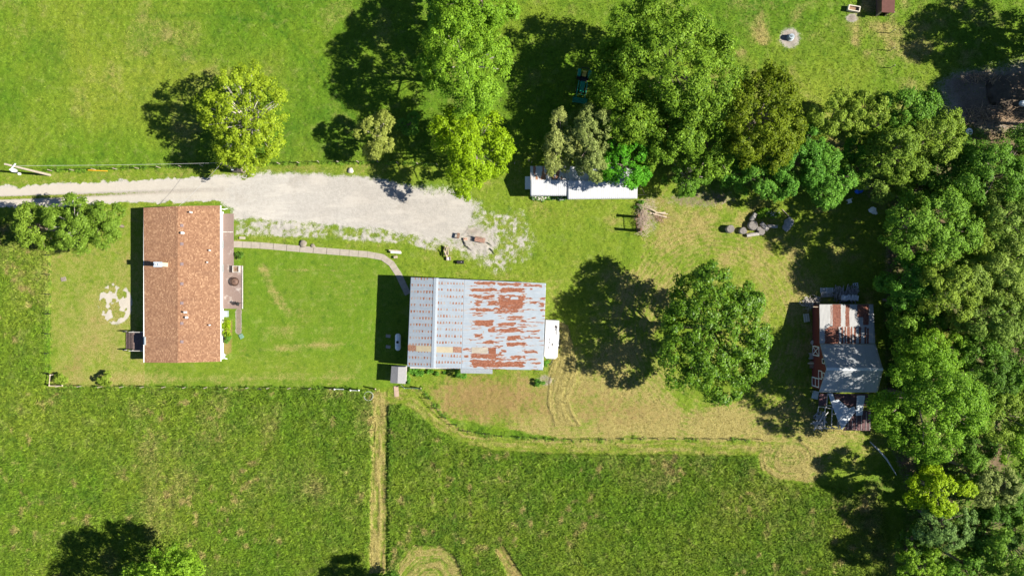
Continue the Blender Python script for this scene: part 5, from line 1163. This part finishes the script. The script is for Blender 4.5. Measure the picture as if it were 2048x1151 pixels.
o = thing('slatted_crate', 'grey slatted crate below the X braced barn door', 'crate', W(1621.5, 711), 0)
for k in range(5): MB().box((-.24+.12*k,0,.42), (.08,.75,.05)).build('slat', grey_wood, o, world=False)
for yy in (-.3,.3): MB().box((0,yy,.2), (.56,.06,.4)).build('side', grey_wood, o, world=False)
o = thing('tin_sheet', 'grey tin panel leaning at the southwest barn corner', 'panel', W(1628.5, 788), -.2); m = MB(); m.hexa([(-.30,-.5,.15),(.30,-.5,.55),(.30,.45,.55),(-.30,.45,.15)], [(-.32,-.5,.18),(.28,-.5,.58),(.28,.45,.58),(-.32,.45,.18)]); m.build('sheet', plain('panel_grey', (.38,.43,.43), .5, .15), o, world=False); MB().box((.2,0,.22), (.08,.8,.42)).build('support', grey_wood, o, world=False)
for k_, (px, py, lb) in enumerate(((1622, 782, 'yellow bucket by the tin panel at the barn corner'), (1624, 805, 'yellowish bucket south of the tin panel'))):
    solo(MB().lathe([(.12,0),(.16,.3),(.17,.3),(.15,.28),(.11,.03),(0,.03)], (0,0,0), 12), 'bucket', plain('yellow_pail', (.50,.47,.16), .6, .2), lb, 'bucket', W(px, py, 0))
mb = MB()
for k in range(34):
    a = .35*math.pi+rr.gauss(0,.5) if k % 3 else rr.gauss(.1,.3); p = W(rr.uniform(1626,1648), rr.uniform(826,850), 0); l = rr.uniform(.4,1.0); zz = .08+k*.016
    mb.box((p.x,p.y,zz), (l*1.5,.10,.025), a)
tag(mb.build('board_heap', plain('grey_boards', (.42,.42,.42), .85, .35, 5)), 'heap of grey boards at the open end of the collapsed lean-to', 'board heap')
solo(MB().path([(-2.1,1.2,.10),(-.9,.5,.18),(.3,-.3,.16),(2.0,-1.9,.06)], [.05,.10,.11,.05], 7), 'fallen_trunk', plain('pale_log', (.50,.50,.48), .8, .2, 5), 'long pale fallen branch slanting at the edge of the south woods', 'fallen branch', W(1768, 910, 0), rot=-.25)
# ------------------------------------------------------------------ tractor
gr = plain('tractor_green', (.02,.26,.15), .35, .12); ye = plain('tractor_yellow', (.75,.55,.12), .45, .1); blk = black_rubber
o = thing('tractor', 'green tractor with yellow seat and front loader in the maple shade', 'tractor', W(1165, 166), math.pi-.16)
B_ = lambda nm, m, bxs, par=o, bev=.03: (lambda mb: ([mb.box(*b) for b in bxs], mb.build(nm, m, par, world=False, bevel=bev))[1])(MB())
mb = MB(); mb.hexa([(-.32,.05,.70),(.32,.05,.70),(.27,1.32,.70),(-.27,1.32,.70)], [(-.28,.05,1.22),(.28,.05,1.22),(.22,1.26,1.08),(-.22,1.26,1.08)]); mb.build('hood', gr, o, world=False, bevel=.05)
B_('chassis', blk, [((0,.1,.55), (.42,2.5,.32))]); B_('floor', dark_iron, [((0,-.38,.60), (.95,.75,.06))])
for s_ in (-1, 1):
    w_ = MB().tube((s_*.45,-.82,.58), (s_*.82,-.82,.58), .58, n=26).build('rear_wheel', blk, o, world=False, bevel=.05); MB().tube((s_*.80,-.82,.58), (s_*.835,-.82,.58), .30, n=16).build('rim', ye, w_, world=False)
    w_ = MB().tube((s_*.42,.98,.36), (s_*.68,.98,.36), .36, n=22).build('front_wheel', blk, o, world=False, bevel=.04); MB().tube((s_*.66,.98,.36), (s_*.695,.98,.36), .19, n=14).build('rim', ye, w_, world=False)
    mb = MB(); mb.box((s_*.62,-.88,1.20), (.38,.85,.06)); mb.hexa([(s_*.62-.19,-.46,.95),(s_*.62+.19,-.46,.95),(s_*.62+.19,-.42,.95),(s_*.62-.19,-.42,.95)], [(s_*.62-.19,-.48,1.22),(s_*.62+.19,-.48,1.22),(s_*.62+.19,-.44,1.22),(s_*.62-.19,-.44,1.22)]); mb.build('fender', gr, o, world=False, bevel=.04)
    MB().path([(s_*.50,.05,1.15),(s_*.52,.9,1.25),(s_*.52,1.55,.85),(s_*.52,2.0,.42)], .055, 6).build('loader_arm', gr, o, world=False)
    MB().tube((s_*.50,.15,.7), (s_*.52,.95,1.15), .03, n=6).build('cylinder', galv, o, world=False)
    MB().tube((s_*.45,-1.28,.6), (s_*.45,-1.28,2.0), .035, n=6).build('roll_bar', dark_iron, o, world=False)
MB().tube((-.45,-1.28,2.0), (.45,-1.28,2.0), .035, n=6).build('roll_bar', dark_iron, o, world=False)
B_('seat', ye, [((0,-.78,.95), (.48,.46,.12))]); B_('seat_back', ye, [((0,-1.05,1.18), (.46,.12,.42))])
mb = MB(); 
for k in range(16):
    a, b = 2*math.pi*k/16, 2*math.pi*(k+1)/16; mb.tube((.19*math.cos(a),-.2+.17*math.sin(a),1.33+.05*math.sin(a)), (.19*math.cos(b),-.2+.17*math.sin(b),1.33+.05*math.sin(b)), .02, n=5)
mb.tube((0,-.02,1.1), (0,-.2,1.33), .025, n=5); mb.build('steering_wheel', dark_iron, o, world=False)
B_('dashboard', dark_iron, [((0,.0,1.12), (.5,.16,.26))])
MB().tube((.15,.85,1.0), (.15,.85,1.75), .03, n=8).build('exhaust', dark_iron, o, world=False)
MB().box((0,1.62,.95), (1.0,.06,.06)).build('cross_tube', gr, o, world=False)
mb = MB(); w2 = .86; prof = [(1.95,.62),(1.93,.18),(2.05,.06),(2.45,.04),(2.45,.07),(2.1,.12),(2.02,.22),(2.02,.62)]
mb.prism([(-w2, y_, z_) for y_, z_ in prof], (2*w2,0,0)); mb.prism([(-w2,1.95,.62),(-w2,1.93,.18),(-w2,2.05,.06),(-w2,2.45,.04)], (.03,0,0)); mb.prism([(w2-.03,1.95,.62),(w2-.03,1.93,.18),(w2-.03,2.05,.06),(w2-.03,2.45,.04)], (.03,0,0)); mb.build('bucket', gr, o, world=False)
# ------------------------------------------------------------------ pasture objects
o = thing('feed_trough', 'cream rectangular feed trough beside the animal shelter', 'trough', W(1705, 19.5), -.17)
mb = MB()
for dx, dy, lx, ly in ((-.66,0,.10,.66),(.66,0,.10,.66),(0,-.29,1.22,.09),(0,.29,1.22,.09)): mb.box((dx,dy,.32), (lx,ly,.5))
mb.build('tub', plain('cream_tub', (.60,.55,.47), .7, .15), o, world=False, bevel=.02); MB().box((0,0,.16), (1.24,.5,.18)).build('feed', plain('feed', (.22,.14,.09), .9, .4, 9), o, world=False)
o = thing('mineral_feeder', 'grey drum feeder standing on a round bare patch of pasture', 'feeder', W(1580, 76))
MB().lathe([(.42,0),(.42,.16),(.33,.2),(.33,.66),(.30,.72),(0,.74)], (0,0,0), 20).build('drum', plain('feeder_grey', (.27,.33,.38), .5, .2), o, world=False, smooth=False)
MB().lathe([(.34,.42),(.36,.43),(.36,.47),(.34,.48)], (0,0,0), 20).build('hoop', galv, o, world=False); MB().lathe([(.14,.735),(.14,.80),(0,.81)], (0,0,0), 12).build('lid', plain('lid_dark', (.16,.19,.21), .5, .2), o, world=False)
o = thing('water_ring', 'round pale rimmed tank ring holding greenish water south of the lawn fence', 'water tank', W(738, 790.5))
MB().lathe([(.50,-.05),(.56,-.05),(.56,.42),(.50,.42),(.50,-.05)], (0,0,0), 28).build('rim', plain('ring_pale', (.30,.34,.28), .6, .12), o, world=False); MB().lathe([(.505,.20),(0,.20)], (0,0,0), 28).build('water', plain('murky_water', (.085,.075,.012), .15, .3, 3), o, world=False)
o = thing('white_tank', 'rounded pale blue tank at the right edge on brown ground', 'tank', W(2045, 208), .1)
mb = MB().lathe([(0,-.6),(.2,-.57),(.33,-.4),(.36,-.2),(.36,.2),(.33,.4),(.2,.57),(0,.6)], (0,0,0), 18); mb.v = [(z_, x_, y_+.36) for x_, y_, z_ in mb.v]; mb.build('shell', plain('tank_blue', (.62,.70,.76), .4, .08), o, world=False, smooth=True); MB().lathe([(.1,.7),(.1,.78),(0,.79)], (0,0,0), 10).build('cap', galv, o, world=False)
o = thing('scrap_tub', 'pale tub lying in shade at the south side of the brown ground', 'tub', W(1936, 264)); MB().lathe([(.25,0),(.38,.28),(.40,.28),(.36,.25),(.22,.03),(0,.03)], (0,0,0), 16).build('tub', plain('tub_pale', (.50,.52,.54), .6, .1), o, world=False, smooth=True)
MB().lathe([(.38,.27),(.42,.28),(.38,.30)], (0,0,0), 16).build('lip', white_paint, o, world=False)
solo(rock_mb(1.9, 51, .10, 3), 'soil_mound', plain('mound_soil', (.085,.066,.048), .95, .35, 2, bump=.6), 'low rounded mound of dark soil on the brown ground', 'mound', W(2005, 182, 0), smooth=True)
mb = sticks(MB(), 1960, 232, 22, 10, 160, .3, 1.4, .03, .3); sticks(mb, 1965, 155, 22, 6, 90, .3, 1.2, .03, .25); sticks(mb, 2020, 235, 18, 10, 90, .4, 1.8, .03, .25, .2); tag(mb.build('brush_debris', plain('brown_debris', (.34,.24,.15), .9, .45, 6)), 'brown cut branches scattered over the bare ground by the woods', 'brush debris', kind='stuff')
solo(MB().lathe([(.2,0),(.3,.05),(.3,.16),(.2,.2),(.12,.16),(.12,.05)], (0,0,0), 14), 'old_tyre', black_rubber, 'small dark tyre by the lawn fence south of the house', 'tyre', W(519, 780, 0))
